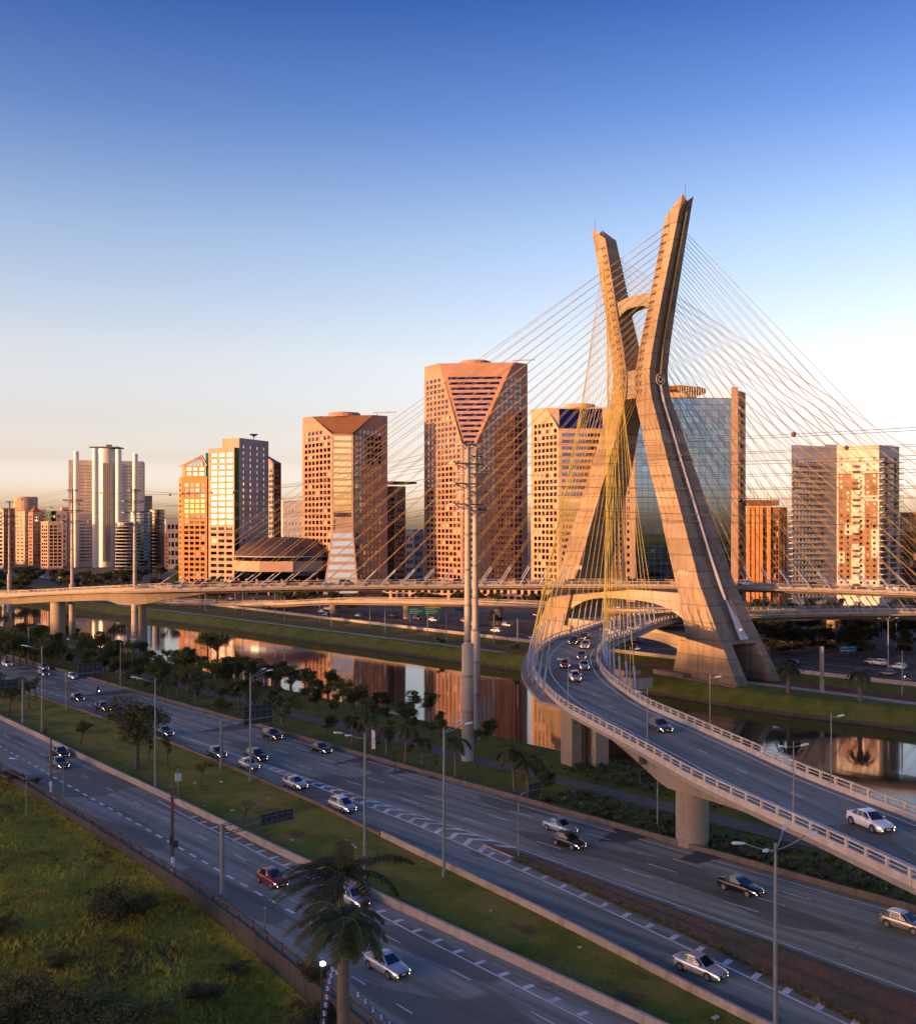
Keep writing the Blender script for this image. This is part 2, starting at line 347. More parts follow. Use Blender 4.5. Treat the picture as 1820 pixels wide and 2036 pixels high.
def strip(name, t0, t1, s0, s1, z, material, step=4.0, parent=None, kind='structure'):
    q = MB(); n = max(2, int((s1 - s0) / step)); T0 = t0 if callable(t0) else (lambda s: t0); T1 = t1 if callable(t1) else (lambda s: t1)
    for i in range(n + 1):
        s = s0 + (s1 - s0) * i / n; q.v.extend([W(s, T0(s), z), W(s, T1(s), z)])
    q.f = [(2 * i, 2 * i + 2, 2 * i + 3, 2 * i + 1) for i in range(n)]; q.m = [0] * n
    o = q.build(name, material, parent)
    if parent is None: o['kind'] = kind
    return o
SA, SB = -900, 70
main_road = strip('main_road', f_line, 95.6, SA, SB, 0.0, asph)
near_road = strip('near_road', lambda s: fence_line(s) - .1, g_line, SA, SB, 0.0, asphalt('near_asphalt', .25, tint=(1.02, 1.07, .88)))
strip('road_verge', g_line, f_line, SA, SB, .03, grass_m, 3.0)
def far_wob(s): return 233 + max(0, (s + 220)) * .08
far_road = strip('far_road', far_wob, lambda s: far_wob(s) + 12.5, -1600, 400, 0.0, asphalt('far_asphalt', .062), 12)
far_road2 = strip('far_service_road', lambda s: far_wob(s) + 18, lambda s: far_wob(s) + 29, -1600, 400, 0.0, MATS['far_asphalt'], 12)
path_m = mat('path_concrete', (.34, .31, .28), .9, .25, .5)
def zstrip(name, tc_, wd, s0, s1, lift, material, step=5):
    q = MB(); n = int((s1 - s0) / step)
    for i in range(n + 1):
        s = s0 + (s1 - s0) * i / n; t = tc_(s) if callable(tc_) else tc_
        for e in (-wd / 2, wd / 2): q.v.append(W(s, t + e, max(ground_z(s, t - wd / 2), ground_z(s, t), ground_z(s, t + wd / 2)) + lift))
    q.f = [(2 * i, 2 * i + 2, 2 * i + 3, 2 * i + 1) for i in range(n)]; q.m = [0] * n
    return struct(q.build(name, material))
zstrip('cycle_path', lambda s: 108.2 + .004 * (s + 100), 3.6, -520, 60, .05, mat('path_asphalt', (.10, .095, .095), .9, .25, .8))
zstrip('far_bank_path', lambda s: far_water(s) + 7.6, 2.4, -560, -222, .05, path_m)
zstrip('tower_path', lambda s: 216.5 + .01 * (s + 120), 3.4, -150, 160, .05, path_m)
zstrip('railway_bed', 222.4, 5.0, -900, 250, .04, mat('rail_ballast', (.10, .07, .055), .95, .35, 1.5))
rails = thing('railway_track', 'rusty railway rails running along the far bank behind the path', 'railway track', W(-250, 222.4, -1.3))
for off in (-1.6, -.2, .9, 2.3):
    q = MB(); q.tube([W(s, 222.4 + off, -1.2) for s in range(-880, 240, 20)], .09, 4); q.build('rail', mat('rail_rust', (.14, .09, .07), .6, .2, 2, metal=.5), rails)

# painted markings, each a thin sheet of its own
dash_me = unitbox('lane_dash', white_paint)
def dash(parent, s, t, L, wd, z=.006, slope=0.0):
    p = W(s + L / 2, t + slope * L / 2, z); return piece('lane_dash', dash_me, parent, p, ROAD_ANG + math.atan(slope), (L, wd, .004))
for k, t in enumerate((91.5, 88.2, 84.9)):
    for i in range(-19, 7):
        s = -131.8 - .75 * k + 12.6 * i
        dash(main_road, s, t + (.0 if s < -85 else -.0035 * (s + 85)), 3.8, .14)
for i in range(-40, 0):
    s = -165 + i * 4.2
    if s > -330: dash(main_road, s, 81.8, 1.6 if i % 2 else 2.2, .22)
strip('edge_line', 94.25, 94.42, -520, SB, .006, white_paint, 6, main_road)
strip('gore_line', lambda s: up_line(s) - .09, lambda s: up_line(s) + .09, -172, SB, .006, white_paint, 3, main_road)
strip('gore_line', lambda s: lo_line(s) - .12, lambda s: lo_line(s) + .12, -164, SB, .007, white_paint, 3, main_road)
s = -150.0
while s < -84.5:                                           # chevrons of the gore
    a, b_ = lo_line(s) + .12, up_line(s) - .1; wd = b_ - a; q = MB()
    if wd > .5:
        mid = a + wd * .56; th = .8
        lo = W(s, a, .0065); c_ = W(s - .33 * wd, mid, .0065); hi = W(s + .30 * wd, b_, .0065); lo2 = W(s + th, a, .0065); c2 = W(s - .33 * wd + th, mid, .0065); hi2 = W(s + .30 * wd + th * 1.35, b_, .0065)
        q.face([lo, lo2, c2, c_]); q.face([c_, c2, hi2, hi]); q.build('chevron_stripe', white_paint, main_road)
    s += 2.15 + .012 * (s + 150)
for i in range(26):                                        # short bars beside the slip road
    s = -83 + i * 3.05
    if s < 0: piece('edge_bar', dash_me, main_road, W(s, lo_line(s) + .75, .0065), ROAD_ANG + .2, (.55, 1.15, .004))
# thick dashes of the near road and its lane line
dash_line = Line([(-400, 62), (-176, 55.4), (-155, 54.6), (-135, 53.95), (-118, 53.4), (-104, 52.9), (-93, 52.4), (-84, 52.1), (-75, 51.8), (-40, 50.4), (20, 48)])
lane_line = Line([(-400, 66), (-185, 59.05), (-170, 58.55), (-146, 57.9), (-131, 57.45), (-123, 57.2), (-107, 56.7), (-99, 56.4), (-70, 55.2), (-40, 54.2), (20, 52)])
edge_n = Line([(-400, 66.7), (-180, 61.3), (-130, 60.0), (-114.6, 59.2), (-108.4, 59.05), (-97.5, 58.6), (-78.4, 57.9), (-69.8, 57.4), (-40, 56.3), (20, 54)])
for i in range(60):
    s = -250 + i * 3.02
    sl = (dash_line(s + 1) - dash_line(s)); dash(near_road, s, dash_line(s), 1.55, .34, slope=sl)
for i in range(24):
    s = -262 + i * 9.45; sl = (lane_line(s + 1) - lane_line(s)); dash(near_road, s, lane_line(s), 2.6, .13, slope=sl)
for i in range(16):
    s = -74 + i * 6.2; dash(near_road, s, dash_line(s) - 3.3, 2.0, .12, slope=-.04)
strip('edge_line', lambda s: edge_n(s) - .09, lambda s: edge_n(s) + .09, -128, SB, .006, white_paint, 3, near_road)
for i in range(30):
    s = -118 + i * 2.9
    piece('edge_bar', dash_me, near_road, W(s, edge_n(s) + .62, .0065), ROAD_ANG - .12, (.5, .95, .004))
strip('edge_line', lambda s: far_wob(s) + .3, lambda s: far_wob(s) + .55, -700, 300, .006, white_paint, 12, far_road)
strip('edge_line', lambda s: far_wob(s) + 12, lambda s: far_wob(s) + 12.2, -700, 300, .006, white_paint, 12, far_road)
for i in range(46):
    for tt in (4.2, 8.2): dash(far_road, -480 + i * 12.5, far_wob(-480 + i * 12.5) + tt, 4, .2)

# island between the slip road and the main road, with kerbs and red earth
q = MB(); ss = np.linspace(-85.5, SB, 60)
for s in ss:
    a, b_ = isl_l(s), isl_r(s); hgt = .05 + min(.35, max(0, (s + 80) * .02)) * .5
    for t, z in ((a, .012), (a, .14), (a + (b_ - a) * .3, .16 + hgt * .4), ((a + b_) / 2, .12 + gnoise(s, a, .05)), (b_ - (b_ - a) * .2, .2 + hgt * .4), (b_, .15), (b_, .012)): q.v.append(W(s, t, z))
q.f = [(7 * i + j, 7 * i + 7 + j, 7 * i + 8 + j, 7 * i + 1 + j) for i in range(len(ss) - 1) for j in range(6)]; q.m = [1 if j in (0, 5) else 0 for i in range(len(ss) - 1) for j in range(6)]
q.face([W(ss[0], isl_l(ss[0]), .012), W(ss[0], isl_r(ss[0]), .012), W(ss[0], isl_r(ss[0]), .15), W(ss[0], isl_l(ss[0]), .14)], 1)
m, nt, b = nodes_of('median_earth'); b.inputs['Roughness'].default_value = .95
c = ramp(nt, noise(nt, pos(nt), .22, 6, .65), [(.36, (.10, .095, .035)), (.48, (.15, .105, .06)), (.62, (.24, .11, .065))]); fn = noise(nt, pos(nt), 3, 5, .7)
nt.links.new(mixc(nt, c, ramp(nt, fn, [(.3, (.5, .5, .5)), (.7, (1, 1, 1))]), 1.0, 'MULTIPLY'), b.inputs['Base Color']); bump(nt, b, fn, .8, .15)
struct(q.build('median_island', [m, conc_w], smooth_=False))

# low walls and barriers
def wallrun(name, label, line, off, s0, s1, hgt, th, material, cat='barrier', z0=-.15, seg=6.0, jag=0.0):
    root = thing(name, label, cat, W(s0, line(s0) + off, z0)); s = s0; k = 0
    while s < s1 - .5:
        e = min(s + seg, s1); q = MB(); p = [W(s + .012, line(s) + off - th / 2, z0), W(e - .012, line(e) + off - th / 2, z0), W(e - .012, line(e) + off + th / 2, z0), W(s + .012, line(s) + off + th / 2, z0)]
        hh = hgt + rnd.uniform(-jag, jag); v = p + [(*x[:2], z0 + hh) for x in p]; q.add(v, [(0, 1, 5, 4), (1, 2, 6, 5), (2, 3, 7, 6), (3, 0, 4, 7), (4, 5, 6, 7)]); q.build('wall_panel', material, root); s = e
    return root
wallrun('concrete_barrier', 'long stained concrete wall between the near road and the grass strip', g_line, .15, -330, SB, .95, .3, conc_w)
wallrun('concrete_barrier', 'pale concrete wall along the slip road beside the mown verge', f_line, -.15, -96, SB, .85, .3, concrete('pale_barrier', (.42, .36, .29), stain=.7))
wallrun('low_kerb_wall', 'dark crumbling low kerb wall on the verge side of the main road', f_line, -.15, -420, -96.2, .55, .3, concrete('old_kerb', (.20, .15, .11), stain=.9), seg=4, jag=.06)
wallrun('retaining_kerb', 'brown low wall along the river side of the main road', Line([(-700, 95.9), (70, 95.9)]), 0, -520, SB, .75, .35, concrete('brown_wall', (.16, .135, .115), stain=.8), seg=5, jag=.05)
wallrun('railway_wall', 'low pale wall along the far riverside road behind the railway', Line([(-700, 230.4), (-220, 230.4), (300, 244)]), 0, -520, 160, 1.0, .3, conc_w, seg=9)
wall_f = wallrun('roadside_wall', 'grey retaining wall under the rusty rail between near road and grassy slope', fence_line, -.2, -330, SB, 3.35, .35, concrete('grey_wall', (.085, .08, .066), stain=.9), z0=-3.2, seg=5, jag=.05)
root = thing('guard_rail', 'rusty guard rail on posts on top of the roadside wall', 'guard rail', W(-330, fence_line(-330), .1))
rust = mat('guard_rail_rust', (.07, .05, .04), .8, .35, 2)
pb = MB(); pb.box((0, 0, .45), (.14, .14, .9)); pme = pb.mesh('post', rust)
s = -300.0
while s < 10: piece('post', pme, root, W(s, fence_line(s) - .15, .1), ROAD_ANG); s += 3.0
q = MB(); q.v = []; ss = np.arange(-320, SB, 3.0)
for s in ss:
    for dt, z in ((-.1, .72), (.0, .72), (.0, .98), (-.1, .98)): q.v.append(W(s, fence_line(s) - .2 + dt, z))
q.f = [(4 * i + j, 4 * i + 4 + j, 4 * i + 4 + (j + 1) % 4, 4 * i + (j + 1) % 4) for i in range(len(ss) - 1) for j in range(4)]; q.m = [0] * len(q.f)
q.build('rail', rust, root)
# ------------------------------------------------------------------ the cable-stayed bridge
TP = Vector((.53, -.848, 0)).normalized(); TQ = Vector((-.848, -.53, 0)).normalized(); TO = Vector((49.7, 282.1, 0))
def TW(u, q, z): p = TO + TP * u + TQ * q; return (p.x, p.y, z)
def qh(z): return float(np.interp(z, [-3, 20, 72, 118, 123], [7.6, 6.2, 3.4, 2.0, 1.9]))
Z_OUT = [(-3, 43.1), (12.4, 33.9), (22.2, 28.3), (32.5, 24.1), (42.3, 20.0), (52.3, 15.8), (63.3, 11.4), (70.5, 8.4), (74.5, 7.5), (78, 7.35), (84.8, 8.6), (96.7, 11.5), (106.4, 14.1), (117.6, 17.1), (122, 18.3)]
Z_IN = [(-3, 27.8), (9.7, 24.2), (19.4, 21.2), (26.8, 18.2), (35.8, 14.8), (45.3, 11.3), (52, 8.4), (63.2, 4.7), (69.4, 2.4), (74, 1.7), (77, 1.6), (84.2, 3.1), (89.2, 4.5), (96.2, 6.6), (103.3, 8.3), (110.5, 10.2), (117.6, 12.2)]
uo = lambda z: float(np.interp(z, [a for a, b in Z_OUT], [b for a, b in Z_OUT])); ui = lambda z: float(np.interp(z, [a for a, b in Z_IN], [b for a, b in Z_IN]))
bridge = thing('bridge_tower', 'huge X-shaped concrete bridge tower with fans of yellow stay cables', 'bridge tower', TW(0, 0, -2))
ZB = 7.6
for sg in (1, -1):
    q = MB(); zs = sorted(set([ZB] + [z for z, _ in Z_OUT if z > ZB and z < 117.7] + [z for z, _ in Z_IN if z > ZB]))
    def ring(z, sunk=True):
        h = qh(z); a, b_ = ui(z), uo(z); gw = h * .34; gd = min(.9, .12 * (b_ - a))      # shallow recess down the outer face
        return [TW(sg * a, h, z), TW(sg * b_, h, z), TW(sg * b_, gw, z), TW(sg * (b_ - gd), gw * .75, z), TW(sg * (b_ - gd), -gw * .75, z), TW(sg * b_, -gw, z), TW(sg * b_, -h, z), TW(sg * a, -h, z)]
    rs = [ring(z) for z in zs]; n = 8
    for r_ in rs: q.v.extend(r_)
    for i in range(len(rs) - 1):
        for k in range(n):
            f_ = (i * n + k, i * n + (k + 1) % n, (i + 1) * n + (k + 1) % n, (i + 1) * n + k); q.f.append(f_ if sg < 0 else f_[::-1]); q.m.append(0)
    top = len(q.v) - n; h = qh(122); zt = 122.0                                              # pointed head: a slanted cut
    q.v.extend([TW(sg * 18.3, h, zt), TW(sg * 18.3, h * .4, zt - 1.3), TW(sg * 18.0, 0, zt - 1.6), TW(sg * 18.3, -h * .4, zt - 1.3), TW(sg * 18.3, -h, zt)])
    e = top + n; q.f += [(top, top + 1, e), (top + 6, top + 7, e + 4), (top + 1, top + 2, e + 1, e), (top + 2, top + 3, e + 2, e + 1), (top + 3, top + 4, e + 2), (top + 4, top + 5, e + 3, e + 2), (top + 5, top + 6, e + 4, e + 3), (top + 7, top, e, e + 1, e + 2, e + 3, e + 4)]; q.m += [0] * 8
    # foot: side walls around the open gateway in the outer face
    h0, h1 = qh(-3), qh(ZB)
    def slab(qa0, qb0, qa1, qb1, a0, b0, a1, b1):
        v = [TW(sg * a0, qa0, -3), TW(sg * b0, qa0, -3), TW(sg * b0, qb0, -3), TW(sg * a0, qb0, -3), TW(sg * a1, qa1, ZB), TW(sg * b1, qa1, ZB), TW(sg * b1, qb1, ZB), TW(sg * a1, qb1, ZB)]
        q.add(v, [(0, 1, 5, 4), (1, 2, 6, 5), (2, 3, 7, 6), (3, 0, 4, 7), (3, 2, 1, 0)])
    a0, b0, a1, b1 = 20.0, uo(-3), ui(ZB), uo(ZB)
    slab(h0, h0 * .52, h1, h1 * .52, a0, b0, a1 - 2.6, b1); slab(-h0 * .68, -h0, -h1 * .68, -h1, a0, b0, a1 - 2.6, b1); slab(h0 * .52, -h0 * .68, h1 * .52, -h1 * .68, a0, a0 + 9, a1 - 2.6, a1 + 4)
    q.build('tower_leg', conc_t, bridge)
    rod = MB(); rod.tube([TW(sg * 18.1, .8, 124.6), TW(sg * 18.2, .8, 120.5)], .05, 5); rod.build('lightning_rod', dark_steel, bridge)
# beams between the legs
def beam(zt, zm, ze, hw, n=16, ext=.8, zt_mid=None):
    q = MB(); uL = ui((zt + ze) / 2) + ext; pr = []
    for i in range(n + 1):
        u = -uL + 2 * uL * i / n; k = (u / uL) ** 2; pr.append((u, zm + (ze - zm) * k ** 1.6, (zt_mid or zt) + (zt - (zt_mid or zt)) * k))
    for u, z0, z1 in pr: q.v.extend([TW(u, hw, z0), TW(u, hw, z1), TW(u, -hw, z1), TW(u, -hw, z0)])
    for i in range(n):
        for k in range(4): q.f.append((i * 4 + k, i * 4 + 4 + k, i * 4 + 4 + (k + 1) % 4, i * 4 + (k + 1) % 4)); q.m.append(0)
    q.build('cross_beam', concrete('beam_concrete', (.38, .345, .30), joint=2.2), bridge)
beam(98.4, 96.0, 93.0, 2.0, zt_mid=99.2); beam(78.6, 71.0, 71.0, 2.9, 2, .4); beam(19.4, 16.6, 12.4, 5.6); beam(9.6, 6.9, 2.5, 5.6, ext=1.5)
# access ladder casing, round emblem and door plate on the near leg's outer face, footing walls
q = MB(); hq = lambda z: TW(uo(z) - .12, -.5, z)
q.tube([hq(z) for z in (18, 30, 42, 52, 62, 69, 74)], .38, 6); q.build('pipe_casing', mat('casing_metal', (.55, .55, .56), .35, .1, 2, metal=.5), bridge)
q = MB(); q.tube([hq(z) for z in (76, 84, 92, 100, 108, 118)], .3, 6); q.build('pipe_casing', mat('glint_casing', (.62, .42, .2), .25, .1, 2, metal=.9), bridge)  # upper casing: golden glint of sunlit metal put into its colour
q = MB(); z = 75.6; c0 = Vector(TW(uo(z) + .15, -.4, z))
for rr, w_ in ((1.5, .13), (.75, .22)):
    q.tube([c0 + TQ * (rr * math.cos(k * math.pi / 10)) + Vector((0, 0, rr * math.sin(k * math.pi / 10))) for k in range(21)], w_, 5, cap=False)
q.build('round_emblem', mat('emblem_metal', (.6, .52, .36), .4, .1, 2, metal=.4), bridge)
q = MB(); q.add([TW(uo(18) + .1, -.35, 18), TW(uo(18) + .1, -.9, 18), TW(uo(8.6) + .18, .6, 8.6), TW(uo(8.6) + .18, -2.6, 8.6)], [(0, 1, 3, 2)]); q.tube([TW(uo(10.6) + .1, -1.0, 10.6), TW(uo(10.6) + .9, -1.0, 10.6)], .6, 8); q.build('foot_plate', mat('plate_paint', (.55, .56, .55), .5, .1, 1), bridge)
q = MB(); q.bar(TW(27, 9.3, -2.2), TW(43.6, 9.3, -2.2), 1.0, 2.4); q.bar(TW(16, 8.4, -1.8), TW(26.9, 8.4, -1.8), 3.2, 3.2); q.build('footing_wall', conc_t, bridge)
graf = mat('graffiti_paint', (.62, .58, .5), .7, .3, 2)
for sg in (1, -1):
    u0 = (ui(24.5) + uo(24.5)) / 2 - 2.2
    for k in range(4):
        q = MB(); uu = sg * u0 + k * .95; hh = qh(24.5) + .03
        q.tube([TW(uu, hh, 23.9), TW(uu + .05, hh, 25.1), TW(uu + .55, hh, 25.1), TW(uu + .5, hh, 24.4 + .2 * (k % 2)), TW(uu + .15, hh, 24.3)], .11, 4); q.build('painted_letter', graf, bridge)

# decks
def frame_path(pts, n=10):
    P = smooth(pts, n); out = []; acc = 0
    for i, p in enumerate(P):
        d = P[min(i + 1, len(P) - 1)] - P[max(i - 1, 0)]; d2 = np.array([d[0], d[1]]); d2 /= np.linalg.norm(d2)
        if i: acc += np.linalg.norm(P[i] - P[i - 1])
        out.append((p, d2, np.array([d2[1], -d2[0]]), acc))           # point, heading, right-hand side, length
    return out
class Path:
    def __init__(s_, pts, n=10):
        s_.f = frame_path(pts, n); s_.a = np.array([x[3] for x in s_.f]); s_.L = s_.a[-1]
    def at(s_, a, off=0.0, dz=0.0):
        i = int(np.clip(np.searchsorted(s_.a, a) - 1, 0, len(s_.f) - 2)); u = (a - s_.a[i]) / (s_.a[i + 1] - s_.a[i]); p = s_.f[i][0] * (1 - u) + s_.f[i + 1][0] * u; r = s_.f[i][2] * (1 - u) + s_.f[i + 1][2] * u; r /= np.linalg.norm(r)
        return (p[0] + r[0] * off, p[1] + r[1] * off, p[2] + dz)
    def ang(s_, a): p, q = s_.at(max(a - .5, 0)), s_.at(min(a + .5, s_.L)); return math.atan2(q[1] - p[1], q[0] - p[0])
    def near(s_, x, y):
        return float(s_.a[int(np.argmin([(k[0][0] - x) ** 2 + (k[0][1] - y) ** 2 for k in s_.f]))])
rail_m = mat('railing_concrete', (.46, .42, .36), .85, .2, 1)
deck_white = mat('deck_paint', (.72, .72, .70), .7, .2, 2)
ddash_me = unitbox('lane_dash', deck_white)
def sweep(path, prof, a0, a1, step=2.5, closed=True):
    q = MB(); n = max(2, int((a1 - a0) / step)); k = len(prof(a0))
    for i in range(n + 1):
        a = a0 + (a1 - a0) * i / n; q.v.extend(path.at(a, o, z) for o, z in prof(a))
    for i in range(n):
        for j in range(k if closed else k - 1): q.f.append((i * k + j, i * k + (j + 1) % k, (i + 1) * k + (j + 1) % k, (i + 1) * k + j)); q.m.append(0)
    if closed: q.f.append(tuple(range(k - 1, -1, -1))); q.f.append(tuple(n * k + j for j in range(k))); q.m += [0, 0]
    return q
def make_deck(name, label, pts, hw, girder, ledge, posts, a_rng=None, step=2.5, post_gap=2.4, surf=None, seg=None, dc=None, rc=None):
    dc = dc or conc; rc = rc or rail_m
    path = Path(pts); root = thing(name, label, 'bridge deck', tuple(map(float, pts[0])))
    a0, a1 = 0, path.L
    sweep(path, lambda a: [(-hw - ledge(a), -.12), (hw + ledge(a), -.12), (hw + ledge(a) + .05, -.55), (girder(a)[0] + .8, -.75), (girder(a)[0], -girder(a)[1]), (-girder(a)[0], -girder(a)[1]), (-girder(a)[0] - .8, -.75), (-hw - ledge(a) - .05, -.55)], a0, a1, step).build('deck_girder', dc, root)
    sweep(path, lambda a: [(-hw + .4, -.1), (hw - .4, -.1), (hw - .4, 0), (-hw + .4, 0)], a0, a1, step).build('roadway', surf or asph_deck, root)
    for sd in (-1, 1):
        a = a0; gap = seg or 12.0
        while a < a1 - 1:                                   # parapet kerb cast in lengths
            e = min(a + gap, a1); sweep(path, lambda t, sd=sd: [(sd * (hw - .38), -.13), (sd * hw, -.13), (sd * hw, .52), (sd * (hw - .24), .52)][::sd], a + .02, e - .02, step).build('parapet', rc, root); a = e
        sweep(path, lambda a, sd=sd: [(sd * (hw - .22), 1.12), (sd * (hw - .02), 1.12), (sd * (hw - .02), 1.28), (sd * (hw - .22), 1.28)][::sd], a0, a1, step).build('handrail', rc, root)
        sweep(path, lambda a, sd=sd: [(sd * (hw - .16), .78), (sd * (hw - .08), .78), (sd * (hw - .08), .86), (sd * (hw - .16), .86)][::sd], a0, a1, step).build('handrail', rc, root)
        if posts:
            pb = MB(); pb.box((0, 0, .82), (.3, .19, .6)); pme = pb.mesh('railing_post', rc); a = posts[0]; k = 0
            while a < posts[1] and k < 150:
                p = path.at(a, sd * (hw - .12)); piece('railing_post', pme, root, p, path.ang(a)); a += post_gap; k += 1
    return path, root
LOW = [(52, 30, 9.3), (46, 50, 9.8), (41.4, 66, 10.1), (37.6, 78, 10.3), (34.4, 88.3, 10.45), (29.5, 103, 10.7), (26.9, 114.5, 10.85), (23.4, 128.8, 11.05), (20.6, 141, 11.15), (19.2, 153, 11.3), (18.5, 168.5, 11.4), (19.2, 184, 11.5), (21.2, 200, 11.6), (26.3, 220.3, 11.75), (33.6, 235.5, 11.9), (42.2, 256, 12.0), (50.5, 269, 12.2), (62, 278.5, 12.2), (80, 285, 12.2), (117, 294, 12.0), (160, 300, 11.5), (230, 300, 10.5), (330, 280, 8.5)]
UPP = [(-420, 420, 9), (-300, 372, 11.5), (-215, 342, 13.2), (-140, 316, 15.2), (-116, 301, 17.0), (-88, 284, 18.9), (-50, 282.5, 19.8), (-27, 284, 20.0), (10, 285, 20.2), (49.7, 282, 20.3), (80, 275, 20.2), (116, 262, 19.6), (170, 238, 18.2), (260, 190, 16)]
lp0 = Path(LOW); aB0, aB1 = lp0.near(19.8, 148), lp0.near(60, 277); aP = lp0.near(27.1, 133.5)
def low_gird(a):
    p1, p2 = abs(a - lp0.near(26.9, 117)), abs(a - lp0.near(19.2, 157)); d = 1.9 + 2.4 * max(0, 1 - p1 / 20) ** 1.3 + 1.7 * max(0, 1 - p2 / 16) ** 1.2
    return (3.0, d) if a < aB0 + 12 else (3.2, 1.9)
def low_ledge(a): return float(np.interp(a, [aB0 - .01, aB0 + .01, aB1 + 10, aB1 + 40], [0, 1.9, 1.9, 1.9]))
low, low_root = make_deck('curved_bridge_deck', 'curving two-lane concrete bridge deck sweeping across the river towards the tower', LOW, 5.95, low_gird, low_ledge, (0, 330), post_gap=2.3)
up0 = Path(UPP); aU0, aU1 = up0.near(-92, 286), up0.L
def up_gird(a):
    if a < aU0 - 3: return (3.2, 2.6)
    if a < aU0 + 22: return (3.2, 2.6 + 1.6 * math.exp(-((a - aU0 - 4) / 9) ** 2) - .05 * max(0, a - aU0 - 4))
    return (4.6, 1.25)
upp, upp_root = make_deck('upper_bridge_deck', 'long pale upper bridge deck crossing the river behind the pylons', UPP, 5.9, up_gird, lambda a: 0 if a < aU0 else 1.4, (0, 700), post_gap=3.9, step=4, dc=concrete('upper_deck_concrete', (.23, .205, .18)), rc=mat('upper_railing', (.27, .25, .225), .85, .2, 1))
for path, root, e0, e1 in ((low, low_root, 0, low.L), (upp, upp_root, 0, upp.L)):
    for off in (-2.9, 4.6):
        sweep(path, lambda a, off=off: [(off - .09, .006), (off + .09, .006)], e0 + 1, e1 - 1, 3, closed=False).build('edge_line', deck_white, root)
a = 6.0
while a < aB1: piece('lane_dash', ddash_me, low_root, low.at(a, .85, .008), low.ang(a), (2.6 if a < 150 else 1.6, .13, .004)); a += 9.3
dbox = MB(); dbox.box((0, 0, 0), (1.1, .06, 1.5)); dm = dbox.mesh('drain_hatch', dark_steel)
# expansion joint and hatches on the curved deck
piece('expansion_joint', unitbox('expansion_joint', dark_steel), low_root, low.at(aB0, 0, .007), low.ang(aB0), (.25, 11, .004))
for aa, zz in ((lp0.near(20, 144), -1.7), (lp0.near(25, 122), -1.9)):
    p = low.at(aa, -3.9, zz); piece('drain_hatch', dm, low_root, p, low.ang(aa))
# piers
def pier(root, x, y, zt, r, sq=False):
    q = MB()
    if sq:
        for dx in (-1.8, 1.8): q.box((x + dx, y, (zt - 1.5) / 2), (2.4, 3.0, zt + 1.5), .5)
        q.build('pier', conc, root)
        q2 = MB()
        for dx in (-.45, 0, .45): q2.tube([(x + dx, y - 1.2, -1), (x + dx, y - 1.2, zt)], .09, 6)
        q2.build('drain_pipe', dark_steel, root)
    else:
        q.lathe((x, y, 0), [(r, -1.5), (r, zt)], 24); q.build('pier', conc, root, smooth_=False)
pier(low_root, 26.6, 117.3, 6.9, 1.85); pier(low_root, 19.4, 158.2, 8.2, 1.7, True); pier(low_root, 43, 60, 7.9, 1.75)
for x, y, zt, r in ((-88, 285.5, 15.5, 1.9), (-117, 302, 14.6, 2.1), (-165, 324, 11.9, 2), (-215, 342, 10.6, 2), (-260, 358, 9.8, 2), (185, 231, 15.5, 2)): pier(upp_root, x, y, zt, r)
for x, y in ((165, 300), (230, 300)): pier(low_root, x, y, 9, 1.9)

# stay cables
yel = mat('cable_sheath', (.27, .20, .06), .6, .2, .4, spec=.3); yel2 = mat('bright_sheath', (.43, .35, .06), .6, .15, .4, spec=.3); slv = mat('cable_sleeve', (.22, .27, .36), .5, .15, 1, metal=.2); anc = mat('cable_anchor', (.07, .05, .045), .7, .2, 1)
def fan(sg, side, path, a_near, a_far, off, z_lo, z_hi, n=21, ym=None):
    for k in range(n):
        u = k / (n - 1); z = z_lo + (z_hi - z_lo) * u; a = a_near + (a_far - a_near) * u
        ua, ub = ui(z), uo(z); fr = .22 if off < 0 else .42
        A = Vector(TW(sg * (ua + (ub - ua) * fr), side * (qh(z) + .05), z)); B = Vector(path.at(a, off, .3)); d = (A - B).normalized()
        q = MB(); q.tube([B + d * 4.8, A - d * .7], .06, 5, cap=False); c = q.build('stay_cable', ym or yel, bridge)
        q = MB(); q.tube([B, B + d * 4.9], .15, 6); q.tube([B + d * 4.7, B + d * 5.5], .19, 6); q.build('sleeve', slv, c)
        q = MB(); q.tube([A - d * .9, A + d * .2], .13, 6); q.build('anchor', anc, c)
aT = upp.near(49.7, 282); aTl = low.near(53, 272)
for off in (-6.6, 6.6):
    fan(1, 1, upp, aT - 22, upp.near(-80, 284), off, 73, 115)
    fan(-1, 1, low, aTl - 20, low.near(19.2, 152), off * 1.05, 73, 115, ym=yel2)
    fan(1, -1, low, aTl + 22, aTl + 120, off, 73, 115)
    fan(-1, -1, upp, aT + 20, aT + 118, off, 73, 113)

# low viaduct behind the river, lit by the last sun
VIA = [(-190, 525, .1), (-130, 492, .3), (-100, 475, .9), (-77, 457, 2.2), (-60, 440, 4.2), (-43, 424, 5.8), (-3, 394, 7.4), (15, 381, 7.8), (60, 350, 8.2), (120, 325, 8.4), (220, 300, 8)]
via, via_root = make_deck('low_viaduct', 'low tan viaduct on round piers behind the river, lit orange', VIA, 5.2, lambda a: (3.4, 1.45), lambda a: 0, None, step=4, dc=concrete('viaduct_concrete', (.28, .235, .19)), rc=mat('viaduct_parapet', (.30, .255, .21), .85, .2, 1))
for x, y, zt in ((-52, 432, 3.6), (-20, 407, 5.4), (15, 381, 6.4), (62, 349, 6.9), (118, 326, 7.0)): pier(via_root, x, y, zt, 1.6)
